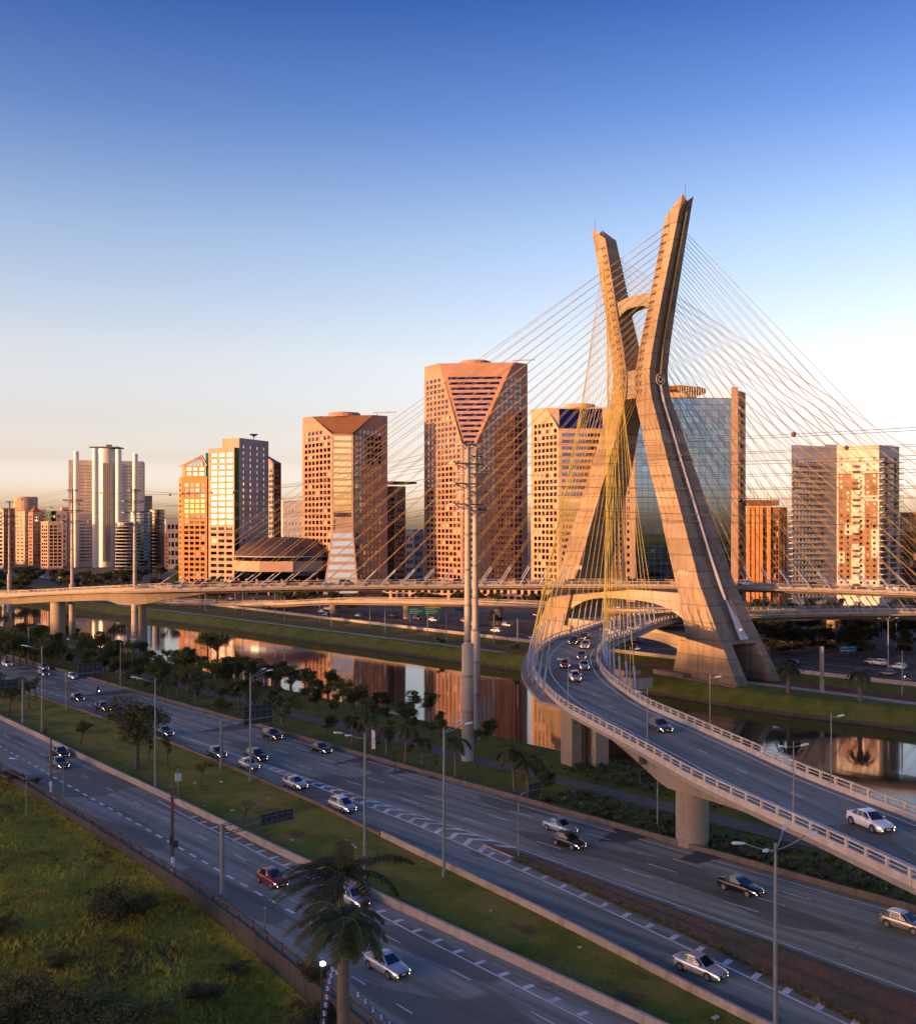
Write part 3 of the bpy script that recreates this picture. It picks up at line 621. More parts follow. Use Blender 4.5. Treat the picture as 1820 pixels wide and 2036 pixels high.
# ------------------------------------------------------------------ the skyline
def clip_poly(sub, poly):
    out = sub
    for i in range(len(poly)):
        a, b = poly[i], poly[(i + 1) % len(poly)]; ins = lambda p: (b[0] - a[0]) * (p[1] - a[1]) - (b[1] - a[1]) * (p[0] - a[0]) >= -1e-7
        res = []
        for k in range(len(out)):
            p, q = out[k], out[(k + 1) % len(out)]; ip, iq = ins(p), ins(q)
            if ip: res.append(p)
            if ip != iq:
                d1 = (b[0] - a[0]) * (p[1] - a[1]) - (b[1] - a[1]) * (p[0] - a[0]); d2 = (b[0] - a[0]) * (q[1] - a[1]) - (b[1] - a[1]) * (q[0] - a[0]); u = d1 / (d1 - d2)
                res.append((p[0] + (q[0] - p[0]) * u, p[1] + (q[1] - p[1]) * u))
        out = res
        if len(out) < 3: return []
    return out
PANE = {}
class Bld:
    def __init__(s, name, label, cat, loc, mats, part='window'):
        s.root = thing(name, label, cat, loc); s.w = MB(); s.mats = mats; s.p = []; s.part = part
    def facade(s, O, U, V, poly, us, vs, win, glass, depth=.4, m=0):
        O, U, V = (np.array(k, float) for k in (O, U, V)); n = np.cross(U, V); m0 = m; P = lambda u, v, d=0: O + U * u + V * v - n * d
        for i in range(len(us) - 1):
            for j in range(len(vs) - 1):
                a, b, c, d = us[i], us[i + 1], vs[j], vs[j + 1]; cell = [(a, c), (b, c), (b, d), (a, d)]; cl = clip_poly(cell, poly)
                if len(cl) < 3: continue
                ar = abs(sum(cl[k][0] * cl[(k + 1) % len(cl)][1] - cl[(k + 1) % len(cl)][0] * cl[k][1] for k in range(len(cl)))) / 2; full = ar > (b - a) * (d - c) * .995
                wv = win(i, j) if full else None; mm = m0(i, j) if callable(m0) else m0
                if wv is None: s.w.face([P(*q) for q in cl], m(i, j) if callable(m) else m); continue
                x0, x1, y0, y1 = a + (b - a) * wv[0], a + (b - a) * wv[1], c + (d - c) * wv[2], c + (d - c) * wv[3]; I = [(x0, y0), (x1, y0), (x1, y1), (x0, y1)]
                for k in range(4):
                    e = (k + 1) % 4; s.w.face([P(*cell[k]), P(*cell[e]), P(*I[e]), P(*I[k])], mm); s.w.face([P(*I[k]), P(*I[e]), P(*I[e], depth), P(*I[k], depth)], mm)
                ctr = P((x0 + x1) / 2, (y0 + y1) / 2, depth); M = Matrix(((U[0] * (x1 - x0), -n[0] * .08, V[0] * (y1 - y0), ctr[0]), (U[1] * (x1 - x0), -n[1] * .08, V[1] * (y1 - y0), ctr[1]), (U[2] * (x1 - x0), -n[2] * .08, V[2] * (y1 - y0), ctr[2]), (0, 0, 0, 1)))
                g_ = glass(i, j) if callable(glass) else glass
                s.p.append(((x1 - x0) * (y1 - y0), M, g_))
    def face(s, A, B, z0, z1, nc, nr, wf=(.15, .85, .25, .8), mg=(1, 1, 2, 3), glass=None, poly=None, m=0, depth=.4, skip=None):
        A, B = np.array(A, float), np.array(B, float); d = B - A; L = np.linalg.norm(d); d /= L; hgt = z1 - z0
        us = [0] + list(np.linspace(mg[0], L - mg[1], nc + 1)) + [L]; vs = [0] + list(np.linspace(mg[2], hgt - mg[3], nr + 1)) + [hgt]
        if mg[0] <= 0: us = us[1:]
        if mg[1] <= 0: us = us[:-1]
        ou = 1 if mg[0] > 0 else 0
        if mg[2] <= 0: vs = vs[1:]
        ov = 1 if mg[2] > 0 else 0
        def win(i, j):
            if not (ou <= i < ou + nc and ov <= j < ov + nr) or nr == 0 or nc == 0: return None
            if skip and skip(i - ou, j - ov): return None
            return wf
        s.facade((A[0], A[1], z0), (d[0], d[1], 0), (0, 0, 1), poly or [(0, 0), (L, 0), (L, hgt), (0, hgt)], us, vs, win, glass, depth, m)
    def plain(s, A, B, z0, z1, m=0): s.w.face([(*A, z0), (*B, z0), (*B, z1), (*A, z1)], m)
    def roof(s, pts, z, m=0): s.w.face([(*p, z) for p in pts], m)
    def done(s):
        s.w.build('wall', s.mats, s.root); s.p.sort(key=lambda q: -q[0])
        for ar, M_, g_ in s.p[:300]:
            if g_ == 'dark_glass':
                u_ = WR.random(); g_ = 'grey_glass' if u_ < .16 else ('blind_glass' if u_ < .24 else g_)
            if g_ not in PANE: PANE[g_] = unitbox(s.part, MATS[g_])
            piece(s.part, PANE[g_], s.root, None, matrix=M_)
        rest = s.p[300:]
        for g_ in sorted(set(r[2] for r in rest)):
            q = MB()
            for ar, M_, k in rest:
                if k == g_: q.add([M_ @ Vector(c) for c in [(x, y, z) for x in (-.5, .5) for y in (-.5, .5) for z in (-.5, .5)]], BOXF)
            o = q.build('small_windows', MATS[g_], s.root); o['kind'] = 'stuff'
        return s.root
def px(x, d): return np.array([(x - CX) * d / F, d])
def span(C, u, x):                          # walk from C along u until it is seen at column x
    k = (x - CX) / F; return C + u * ((k * C[1] - C[0]) / (u[0] - k * u[1]))
def zt(y, d): return H + (YH - y) * d / F
def U2(a, b): v = np.array([a, b], float); return v / np.linalg.norm(v)
def corner(xl, xc, xr, d, uR, uL=None):
    uR = U2(*uR); uL = np.array([-uR[1], uR[0]]) if uL is None else U2(*uL); C = px(xc, d); k_ = (xl - CX) / F
    if uL[0] - k_ * uL[1] > -.2: uL = U2(-.75, .66)
    L = span(C, uL, xl); Rr = span(C, uR, xr); return L, C, Rr, L + (Rr - C)
Z0 = -.12
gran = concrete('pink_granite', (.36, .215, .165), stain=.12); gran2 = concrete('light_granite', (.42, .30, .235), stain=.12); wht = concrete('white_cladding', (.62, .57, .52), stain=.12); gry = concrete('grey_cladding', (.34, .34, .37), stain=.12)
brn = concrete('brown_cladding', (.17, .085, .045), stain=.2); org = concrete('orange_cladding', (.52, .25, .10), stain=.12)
glassmat('dark_glass', (.16, .15, .17)); glassmat('blue_glass', (.25, .35, .47), .025, .2, .006); glassmat('sun_glint_glass', (.85, .66, .34), .05, .12); glassmat('navy_glass', (.16, .17, .24)); glassmat('green_glass', (.05, .16, .09), .08); glassmat('white_glass', (.72, .66, .60), .12, .06)  # gold panes: low sun's reflection put into the tint, used on chosen rows
glassmat('grey_glass', (.33, .35, .38)); mat('pale_glass', (.40, .38, .37), .25, .1, .3); mat('blind_glass', (.33, .28, .23), .45, .15, .5); WR = random.Random(99)

# A: pink granite tower with a chamfered, flaring glass corner
def notch_block(name, label, xl, c0, c1, xr, d, ytop, uL, uR, yv, xtl, xtr, lc, rc, rows, front, wall, wfL, wfR):
    b = Bld(name, label, 'office tower', (*px((c0 + c1) / 2, d), 0), [wall, gran2, brn])
    uL, uR = U2(*uL), U2(*uR); P0, P1 = px(c0, d), px(c1, d + 1.5); L = span(P0, uL, xl); Rr = span(P1, uR, xr); Z = zt(ytop, d + 12); zv = zt(yv, d)
    TL, TR = span(P0, uL, xtl), span(P1, uR, xtr); a = np.linalg.norm(L - P0); at_ = np.linalg.norm(TL - P0); c = np.linalg.norm(Rr - P1); ct = np.linalg.norm(TR - P1)
    b.face(L, P0, Z0, Z, lc, rows, wfL, (2.2, 1.2, 4, 8), 'dark_glass', [(0, 0), (a, 0), (a, zv), (a - at_, Z), (0, Z)])
    b.face(P1, Rr, Z0, Z, rc, rows, wfR, (1.2, 3.5, 4, 8), 'dark_glass', [(0, 0), (c, 0), (c, Z), (ct, Z), (0, zv)])
    Bk = L + (Rr - P1); b.plain(Rr, Bk, Z0, Z); b.plain(Bk, L, Z0, Z); b.roof([TL, TR, Rr, Bk, L], Z)
    front(b, P0, P1, zv, TL, TR, Z)
    q = MB(); mid = (L + Rr) / 2; q.lathe((mid[0], mid[1], Z - .3), [(9, 0), (9, 2.0), (8.5, 2.4)], 20); q.build('roof_plant', wall, b.root)
    cr = MB(); e0 = TR + (Rr - TR) * .2; cr.tube([(e0[0], e0[1] + 3, Z), (e0[0], e0[1] + 3, Z + 1.6)], .3, 6); cr.bar((e0[0] - 2, e0[1] + 3, Z + 1.7), (e0[0] + 11, e0[1] + 3, Z + 2.1), .5, .5); cr.build('roof_crane', gry, b.root)
    for k in range(3): an = MB(); pp = L + (Rr - L) * (.2 + .22 * k); an.tube([(pp[0], pp[1] + 4, Z), (pp[0], pp[1] + 4, Z + 1.5 + k)], .12, 4); an.box((pp[0] + .4, pp[1] + 4, Z + 1.0), (1.2, 1, .8)); an.build('roof_antenna', dark_steel, b.root)
    return b
def slant(b, A, B, za, TL, TR, zb, rows, glass, mg=(.8, .8), wf=(.04, .96, .12, .6), top=.15, m=0, ncol=1):
    A3, B3 = np.array([*A, za]), np.array([*B, za]); C3, D3 = np.array([*TR, zb]), np.array([*TL, zb]); U = (C3 - D3) / np.linalg.norm(C3 - D3)
    mid0 = (A3 + B3) / 2; mid1 = (C3 + D3) / 2; V = mid1 - mid0; V -= U * (V @ U); hgt = np.linalg.norm(V); V /= hgt; O = D3 - V * hgt; T = np.linalg.norm(C3 - D3)
    ua, ub = (A3 - O) @ U, (B3 - O) @ U; poly = [(ua, 0), (ub, 0), (T, hgt), (0, hgt)]
    vs = list(np.linspace(0, hgt * (1 - top), rows + 1)) + [hgt]
    for j in range(len(vs) - 1):             # one band per storey, its window strip as long as the sloping panel allows
        v0, v1 = vs[j], vs[j + 1]; lo = lambda v: ua + (0 - ua) * v / hgt; hi = lambda v: ub + (T - ub) * v / hgt
        x0 = max(lo(v0), lo(v1)) + mg[0]; x1 = min(hi(v0), hi(v1)) - mg[1]
        if j < rows and x1 - x0 > 1.5:
            b.facade(O, U, V, poly, [min(lo(v0), lo(v1)) - .1, x0, x1, max(hi(v0), hi(v1)) + .1], [v0, v1], lambda i, j_: wf if i == 1 else None, glass, .25, m)
        else: b.facade(O, U, V, poly, [min(0, ua) - 1, max(T, ub) + 1], [v0, v1], lambda i, j_: None, glass, .2, m)
def frontA(b, P0, P1, zv, TL, TR, Z):
    slant(b, P0, P1, zv, TL, TR, Z, 0, 'dark_glass', top=1.0, m=2)
    d = P1 - P0; L = np.linalg.norm(d); b.face(P0, P1, 34, zv, 1, 15, (.05, .95, .1, .78), (.4, .4, .3, .3), lambda i, j: 'sun_glint_glass' if j > 3 else 'dark_glass', m=1)
    nrm = np.array([d[1], -d[0]]) / L; e = d / L; Q0, Q1 = P0 - e * 5 + nrm * 3, P1 + e * 3 + nrm * 3       # flared foot
    A3, B3, C3, D3 = (*Q0, Z0), (*Q1, Z0), (*P1, 34), (*P0, 34)
    U = np.array([*e, 0]); O = np.array(A3); V = np.array(D3) - O; V -= U * (V @ U); hg = np.linalg.norm(V); V /= hg; W_ = np.linalg.norm(Q1 - Q0); x0 = 5.0; x1 = x0 + L
    poly = [(0, 0), (W_, 0), (x1, hg), (x0, hg)]
    for k in range(8):
        v0, v1 = hg * k / 8, hg * (k + 1) / 8; l0 = x0 * v1 / hg + .5; r0 = W_ + (x1 - W_) * v1 / hg - .5
        b.facade(O, U, V, poly, [-.1, l0, r0, W_ + .1], [v0, v1], lambda i, j_: (.01, .99, .12, .72) if i == 1 else None, 'white_glass', .2, 1)
    b.w.face([A3, D3, (*(P0), Z0)], 0); b.w.face([B3, (*P1, Z0), C3], 0)
bA = notch_block('granite_office_tower', 'pink granite office tower with a bright glazed corner that flares at its foot', 601, 660, 702, 770, 560, 826, (-.62, .78), (.82, .57), 862, 620, 742, 7, 7, 26, frontA, gran, (.14, .86, .2, .82), (.1, .9, .16, .82)); bA.done()
def frontB(b, P0, P1, zv, TL, TR, Z):
    slant(b, P0, P1, zv, TL, TR, Z, 13, 'navy_glass', top=.15)
    b.face(P0, P1, Z0, zv, 2, 22, (.12, .9, .25, .78), (.6, .6, 3, 2), lambda i, j: 'grey_glass' if j > 15 else 'dark_glass', m=1)
bB = notch_block('granite_office_tower', 'tallest pink granite office tower, a V-shaped sloping band of windows at its top', 843, 918, 946, 1048, 565, 718, (-.55, .835), (.835, .55), 882, 873, 1020, 9, 10, 37, frontB, gran, (.14, .86, .2, .82), (.1, .9, .16, .82)); bB.done()
def frontC(b, P0, P1, zv, TL, TR, Z):
    slant(b, P0, P1, zv, TL, TR, Z, 1, 'navy_glass', wf=(0.0, 1.0, .02, .98), top=.04, mg=(.3, .3))
    b.face(P0, P1, Z0, zv, 1, 24, (.03, .97, .1, .62), (1, 1, 3, 1), lambda i, j: 'navy_glass' if j > 14 or j < 6 else 'sun_glint_glass', m=1)
bC = notch_block('granite_office_tower', 'pale granite tower with dark sloping glass top and striped front, behind the left tower leg', 1055, 1110, 1198, 1248, 560, 812, (-.6, .8), (.9, .43), 852, 1086, 1222, 6, 4, 26, frontC, gran2, (.14, .86, .2, .82), (.1, .9, .3, .72)); bC.done()

# D: blue curtain-wall tower behind the bridge
b = Bld('glass_office_tower', 'tall blue glass office tower with a round roof deck, behind the right tower leg', 'office tower', (*px(1350, 500), 0), [gran2, gry, dark_steel])
uR = U2(.995, .08); P0 = px(1262, 500); P1 = span(P0, uR, 1452); Z = zt(790, 502); L = np.linalg.norm(P1 - P0)
b.face(P0, P1, Z0, Z, 15, 32, (.02, .98, .03, .97), (.1, .1, 3, .3), 'blue_glass', depth=.1, m=2)
PL = span(P0, uR, 1243); b.face(PL, P0, Z0, Z - 20, 1, 20, (.1, .9, .3, .75), (.4, 2.5, 2, 2), 'dark_glass'); P2 = span(P1, uR, 1466); b.plain(P1, P2, Z0, zt(768, 502))
P3 = span(P2, U2(.6, .8), 1481); b.face(P2, P3, Z0, zt(775, 502), 1, 26, (.1, .78, .2, .7), (.2, .4, 2, 2), 'dark_glass', depth=1.0)
Bk = PL + np.array([6, 30]); b.plain(P3, Bk, Z0, Z); b.plain(Bk, PL, Z0, Z - 20); b.roof([P0, P1, P2, P3, Bk], Z - .1); b.roof([PL, P0, Bk], Z - 20)
q = MB(); c = px(1338, 518); q.lathe((c[0], c[1], Z), [(11, 0), (11, 3.6), (15, 4), (15.5, 5.4), (15.5, 5.8), (9, 5.9), (9, 7.0)], 32); q.build('roof_deck', [gran2], b.root)
q = MB(); c = px(1338, 518); q.lathe((c[0], c[1], Z + 3.7), [(15.0, 0), (15.8, .1), (15.8, 1.9), (15.0, 2.0)], 32); q.build('deck_fascia', brn, b.root)
for k in range(22):
    t = P0 + (P1 - P0) * (.45 + .55 * k / 21); q = MB(); q.tube([(t[0], t[1], Z), (t[0], t[1], zt(768, 502))], .1, 4); q.build('roof_screen_post', steel, b.root)
b.done()

# E: brown tower with lit fins
b = Bld('brown_office_tower', 'dark brown office tower with orange vertical fins beside the right tower leg', 'office tower', (*px(1520, 500), 0), [brn, org, dark_steel])
L, C, Rr, Bk = corner(1484, 1548, 1563, 500, (.75, .66), (-.98, .2)); Z = zt(1008, 500)
b.face(L, C, Z0, Z, 12, 14, (.1, .9, .12, .88), (.5, .5, 2, 3), 'dark_glass'); b.face(C, Rr, Z0, Z, 2, 14, (.1, .9, .2, .85), (.5, .5, 2, 3), 'dark_glass'); b.roof([L, C, Rr, Bk], Z)
for f_ in (.02, .17, .30, .42, .66): p = L + (C - L) * f_; b.w.box((p[0], p[1] - .6, Z / 2), (1.3, 1.6, Z + 1.2), 0, 1)
q = MB(); m_ = (L + C) / 2; q.box((m_[0] + 1, m_[1] + 8, Z + 2.3), (15, 10, 2.6), .1); q.build('roof_plant', brn, b.root)
for k in range(9): q = MB(); x = m_[0] - 6 + k * 1.6; q.tube([(x, m_[1] + 8, Z + 3), (x + .3, m_[1] + 8, Z + 6 + 3 * ((k * 7) % 4) / 3)], .12, 4); q.build('roof_antenna', steel, b.root)
b.done()

BRN = set()
for c0, c1, j0, j1 in ((0, 1, 18, 21), (0, 1, 13, 17), (0, 0, 11, 13), (0, 1, 8, 10), (0, 1, 3, 5), (1, 1, 6, 7), (4, 5, 18, 21), (4, 5, 12, 16), (3, 4, 9, 11), (4, 5, 3, 6), (4, 4, 7, 8), (2, 2, 19, 20), (2, 2, 9, 10)): BRN |= {(i, j) for i in range(c0, c1 + 1) for j in range(j0, j1 + 1)}
# F and G: apartment towers on the right
b = Bld('apartment_tower', 'grey apartment tower with stacked balconies on every floor', 'apartment tower', (*px(1610, 480), 0), [concrete('pale_grey', (.55, .54, .55), stain=.12), wht, dark_steel])
L, C, Rr, Bk = corner(1568, 1572, 1664, 480, (.9, .43)); Z = zt(884, 480); L = C + np.array([22, 30]); n = 25
E1 = span(C, U2(.9, .43), 1638); b.face(C, E1, Z0, Z, 9, n, (.06, .94, .12, .78), (.4, .4, 3, 7), lambda i, j: ['pale_glass', 'grey_glass', 'blind_glass', 'pale_glass', 'dark_glass'][(i * 7 + j * 3) % 5], depth=.3)
b.plain(E1, Rr, Z0, Z + 1); b.plain(L, C, Z0, Z); b.roof([L, C, E1, Rr, Rr + np.array([-3, 30])], Z)
e = (E1 - C) / np.linalg.norm(E1 - C); nn = np.array([e[1], -e[0]])
for k in range(n):
    z = Z0 + 3 + (Z - 10) * k / n; q = MB(); A = C + nn * 1.0 - e * 1.5; B = E1 + nn * 1.0; q.bar((*A, z + .1), (*B, z + .1), 2.4, .3); q.bar((*(A + nn * 1.15), z + .6), (*(B + nn * 1.15), z + .6), .12, .8); q.build('balcony', wht if k % 6 else gry, b.root)
b.done()
b = Bld('apartment_tower', 'cream and brown chequered apartment tower lit orange by the sun', 'apartment tower', (*px(1720, 474), 0), [wht, concrete('mid_brown', (.27, .165, .105), stain=.1), dark_steel])
L, C, Rr, Bk = corner(1662, 1746, 1786, 474, (.78, .62), (-.95, .32)); Z = zt(884, 474); n = 25
b.face(L, C, Z0, Z, 6, n, (.3, .68, .3, .74), (.6, .6, 4, 5), lambda i, j: ['dark_glass', 'grey_glass', 'white_glass'][(i * 5 + j * 3) % 7 % 3], skip=lambda i, j: i == 2, depth=.3, m=lambda i, j: 1 if (i - 1, j - 1) in BRN else 0)
b.face(C, Rr, Z0, Z, 2, n, (.08, .92, .14, .8), (1.0, .6, 4, 5), 'dark_glass', depth=1.0); b.roof([L, C, Rr, Bk], Z); b.plain(Rr, Bk, Z0, Z); b.plain(Bk, L, Z0, Z)
e = (C - L) / np.linalg.norm(C - L); nn = np.array([e[1], -e[0]]); LL = np.linalg.norm(C - L); ch = rnd
for k in range(n):
    z = 4 + (Z - 9) * k / n; hz = (Z - 9) / n
    A = L + e * (LL * .37) + nn * .5; B = L + e * (LL * .52) + nn * .5; q = MB(); q.bar((*A, z), (*B, z), 1.2, .2); q.bar((*(A + nn * .55), z + .5), (*(B + nn * .55), z + .5), .08, .9); q.build('balcony', dark_steel if k % 3 else wht, b.root)
    e2 = (Rr - C) / np.linalg.norm(Rr - C); n2 = np.array([e2[1], -e2[0]]); q = MB(); q.bar((*(C + n2 * .8), z), (*(Rr + n2 * .8 + e2), z), 2.0, .3); q.build('balcony', wht, b.root)
b.done()
def simple(name, label, xl, xc, xr, d, uR, ytop, mats, lc, rc, rows, glL='dark_glass', glR='dark_glass', wf=(.15, .85, .25, .8), wf2=None, uL=None, cat='building', z0=Z0, mg=(1, 1, 2, 3)):
    b = Bld(name, label, cat, (*px(xc, d), 0), mats); L, C, Rr, Bk = corner(xl, xc, xr, d, uR, uL); Z = zt(ytop, d)
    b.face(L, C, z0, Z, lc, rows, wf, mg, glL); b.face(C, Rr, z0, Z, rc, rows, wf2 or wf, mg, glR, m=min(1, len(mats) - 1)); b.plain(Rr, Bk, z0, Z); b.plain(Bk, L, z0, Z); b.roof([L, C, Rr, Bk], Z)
    b.c = (L, C, Rr, Bk, Z); return b
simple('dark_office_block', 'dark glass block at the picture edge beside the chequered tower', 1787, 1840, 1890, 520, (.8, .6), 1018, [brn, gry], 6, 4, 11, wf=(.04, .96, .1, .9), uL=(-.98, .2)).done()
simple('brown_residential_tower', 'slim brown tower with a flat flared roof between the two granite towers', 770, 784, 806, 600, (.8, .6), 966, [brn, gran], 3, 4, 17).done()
simple('grey_block', 'small grey block low between the two tall granite towers', 806, 822, 842, 640, (.8, .6), 1052, [gry, gry], 3, 3, 6).done()
q = MB(); c = px(789, 610); q.box((c[0], c[1], zt(960, 610)), (17, 17, 1.2), .6); tag(q.build('flat_roof', brn, origin=(c[0], c[1], zt(960, 610))), 'thin flared flat roof on the slim brown tower', 'roof')

# L3: hotel tower with windows tinted gold for the sun's reflection, green recess and grey flank
b = Bld('hotel_tower', 'cream hotel tower with gold-lit windows, green glass recess and grey side', 'hotel tower', (*px(450, 570), 0), [gran2, gry, MATS['green_glass'], brn])
uR = U2(.45, .89); uL = U2(-.89, .45); C = px(466, 570); L = span(C, uL, 415); Z = zt(889, 570)
b.face(L, C, Z0, Z, 3, 22, (.12, .88, .22, .72), (.8, .8, 3, 2), lambda i, j: 'sun_glint_glass' if 10 < j < 20 else 'dark_glass')
C2 = span(C, uR, 476); b.plain(C, C2, Z0, Z, 2); D0 = span(C2, uL * -1, 478); Rr = span(C2, uR, 534); Z2 = zt(871, 577); b.face(C2, Rr, Z0, Z2, 4, 23, (.35, .68, .25, .75), (1, 1, 3, 3), lambda i, j: 'sun_glint_glass' if (i in (1, 2) and 9 < j < 18) else 'grey_glass', m=1)
Lb = L + uR * 22; b.plain(Rr, Rr + uL * 26, Z0, Z2); b.roof([L, C, C2, Lb], Z); tl = C2 + uL * 12; b.face(tl, C2, Z, Z2, 0, 0, mg=(1, 1, 1, 1)); b.roof([tl, C2, Rr, Rr + uL * 14], Z2); b.plain(Rr + uL * 14, tl, Z0, Z2)
q = MB(); q.lathe((C2[0] + 6, C2[1] + 10, Z2), [(.3, 0), (.3, 1.5), (2.4, 2.6), (2.6, 2.9), (.3, 2.2)], 14); q.build('dish_antenna', dark_steel, b.root)
b.done()
bb = simple('slim_flats', 'slim striped block with a pointed truss roof behind the grey hotel flank', 530, 545, 559, 620, (.8, .6), 920, [gry, brn], 4, 3, 22); L, C, Rr, Bk, Z = bb.c
q = MB(); apex = ((L + Rr) / 2); q.add([(*L, Z), (*C, Z), (*Rr, Z), (*Bk, Z), (*(apex - np.array([8, 0])), zt(896, 620))], [(0, 1, 4), (1, 2, 4), (2, 3, 4), (3, 0, 4)]); q.build('roof', gran2, bb.root); bb.done()
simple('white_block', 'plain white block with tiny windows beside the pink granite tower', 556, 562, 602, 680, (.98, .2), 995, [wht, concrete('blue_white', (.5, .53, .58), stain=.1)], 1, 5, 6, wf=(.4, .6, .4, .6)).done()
# L2: orange tower with a truss pyramid
bb = simple('orange_office_tower', 'orange-lit tower with dark square windows and a truss pyramid roof', 356, 362, 412, 580, (.99, -.12), 948, [org, org], 2, 4, 20, glR=lambda i, j: 'sun_glint_glass' if 14 < j < 18 else 'dark_glass', wf=(.12, .86, .22, .78), uL=(-.5, .87)); L, C, Rr, Bk, Z = bb.c
z1 = zt(926, 580); b2 = bb; b2.face(C + 1.5 * U2(1, .3), Rr - 1.0 * U2(1, 0), Z, z1, 3, 2, (.1, .9, .2, .8), (.6, .6, .3, .3), 'grey_glass', m=0); b2.plain(L + np.array([1.5, 1]), C + 1.5 * U2(1, .3), Z, z1)
q = MB(); A = C + 1.0 * U2(1, .3); cc = (L + C + Rr + Bk) / 4; ap = (cc[0] + 5, cc[1], zt(905, 580)); base = [(*A, z1), (*Rr, z1), (*Bk, z1), (*L, z1)]
for p in base: q.bar(p, ap, .7, .7)
for k in range(1, 6):
    u = k / 6; q.bar(tuple(np.array(base[0]) * (1 - u) + np.array(base[1]) * u), tuple(np.array(base[0]) * .0 + np.array(ap)), .35, .35)
q.add([base[1], base[2], ap], [(0, 1, 2)]); q.add([base[3], base[0], ap], [(0, 1, 2)]); q.build('truss_roof', gran2, bb.root); bb.done()
q = simple('glass_link', 'narrow green-grey glass slab between the orange tower and the hotel', 409, 410, 418, 590, (.98, .2), 900, [MATS['green_glass'], MATS['green_glass']], 0, 0, 0); q.done()

# L1: white tower group with round shafts
d = 940; b = Bld('white_tower_group', 'white office tower group with tall round shafts lit gold on one side', 'office tower', (*px(212, d), 0), [wht, gry, dark_steel])
P = lambda x, dd=d: px(x, dd)
def shaft(x, w_, y, dd, m_, name='round_shaft', n=28):
    c = P(x, dd); r = w_ / 2 * dd / F; q = MB(); q.lathe((c[0], c[1], 0), [(r, Z0), (r, zt(y, dd) - .6), (r * .97, zt(y, dd))], n); q.build(name, m_, b.root, smooth_=False)
met = mat('shaft_cladding', (.58, .52, .46), .38, .06, .05, metal=.15, spec=.6)
shaft(190, 12, 891, 925, met); shaft(236, 12, 893, 925, met); shaft(213, 38, 892, 945, met, 'round_tower'); shaft(152, 11, 897, 930, met); shaft(269, 11, 902, 930, met)
for x0, x1, y, rows, nd in ((137, 187, 914, 30, 18), (236, 286, 916, 30, 18)):
    A, B = P(x0, 940), P(x1, 949); b.face(A, B, Z0, zt(y, 942), 3, rows, (.03, .97, .35, .75), (3, 1, 4, 4), lambda i, j: 'grey_glass' if j < 14 else 'pale_glass', depth=.5); b.plain(B, B + np.array([-8, 30]), Z0, zt(y, 942)); b.plain(A + np.array([-8, 30]), A, Z0, zt(y, 942)); b.roof([A, B, B + np.array([-8, 30]), A + np.array([-8, 30])], zt(y, 942))
for k in range(8):
    x = 205 + k * 2.2; c = P(x, 935); q = MB(); q.tube([(c[0], c[1] + 1.0, 5), (c[0], c[1] + 1.0, zt(920, 935))], .25, 4); q.build('tower_rib', gry if k % 2 else dark_steel, b.root)
q = MB(); c = P(213, 945); q.box((c[0], c[1], zt(890, 945)), (26, 18, 1.0)); q.box((c[0] + 2, c[1], zt(889, 945) + 1.2), (4, 4, 2.4)); q.build('roof_slab', dark_steel, b.root); b.done()
simple('beige_block', 'plain beige block just behind the white tower group', 280, 284, 303, 1000, (.98, .2), 985, [gran2, gran2], 1, 3, 6, wf=(.4, .6, .4, .6)).done()
# dark curved glass buildings in front of it
b = Bld('dark_glass_building', 'dark curved glass building low in front of the white tower group', 'office building', (*px(262, 780), 0), [gry, brn])
def drum(x, w_, y, dd, n, fl, spm, glm):
    c = P(x, dd); r = w_ / 2 * dd / F; q = MB(); q.lathe((c[0], c[1], 0), [(r, Z0), (r, zt(y, dd))], n); q.build('glass_drum', MATS[glm], b.root); hz = zt(y, dd) / fl
    for k in range(fl + 1):
        q = MB(); q.lathe((c[0], c[1], k * hz), [(r + .15, 0), (r + .25, .02), (r + .25, hz * .28), (r + .15, hz * .3)], n); q.build('floor_band', spm, b.root)
drum(253, 44, 1040, 760, 20, 16, gry, 'navy_glass'); drum(283, 50, 1018, 800, 22, 18, mat('dark_band', (.05, .06, .07), .3, .1, 1), 'blue_glass'); drum(312, 30, 1015, 800, 20, 18, mat('black_band', (.03, .025, .025), .3, .1, 1), 'dark_glass')
b.done()
# far-left cluster
b = Bld('round_top_tower', 'cream tower with a round drum on top at the far left', 'tower', (*px(60, 1000), 0), [gran2, wht])
L, C, Rr, Bk = corner(32, 50, 92, 1000, (.9, .44)); Z = zt(1012, 1000); b.face(L, C, Z0, Z, 2, 14, (.2, .8, .3, .7), (1, 1, 2, 2), 'white_glass'); b.face(C, Rr, Z0, Z, 5, 14, (.15, .85, .3, .75), (1, 1, 2, 2), 'grey_glass'); b.roof([L, C, Rr, Bk], Z)
q = MB(); c = px(52, 1010); q.lathe((c[0], c[1], 0), [(11, Z - 1), (11, zt(988, 1000)), (10.5, zt(987, 1000))], 24); q.build('round_drum', gran2, b.root); b.done()
bb = simple('pyramid_top_tower', 'pinkish tower with a small pyramid on its roof at the far left', 57, 66, 84, 960, (.85, .52), 1018, [gran, gran2], 3, 4, 14); L, C, Rr, Bk, Z = bb.c
q = MB(); cc = (L + C + Rr + Bk) / 4; q.add([(*L, Z), (*C, Z), (*Rr, Z), (*Bk, Z), (*cc, zt(1004, 960))], [(0, 1, 4), (1, 2, 4), (2, 3, 4), (3, 0, 4)]); q.build('pyramid_roof', brn, bb.root); bb.done()
simple('grid_window_block', 'tan block with a grid of square windows in front of the far-left cluster', 82, 96, 126, 900, (.95, .3), 1036, [gran2, gran2], 3, 3, 12, wf=(.12, .88, .15, .8)).done()
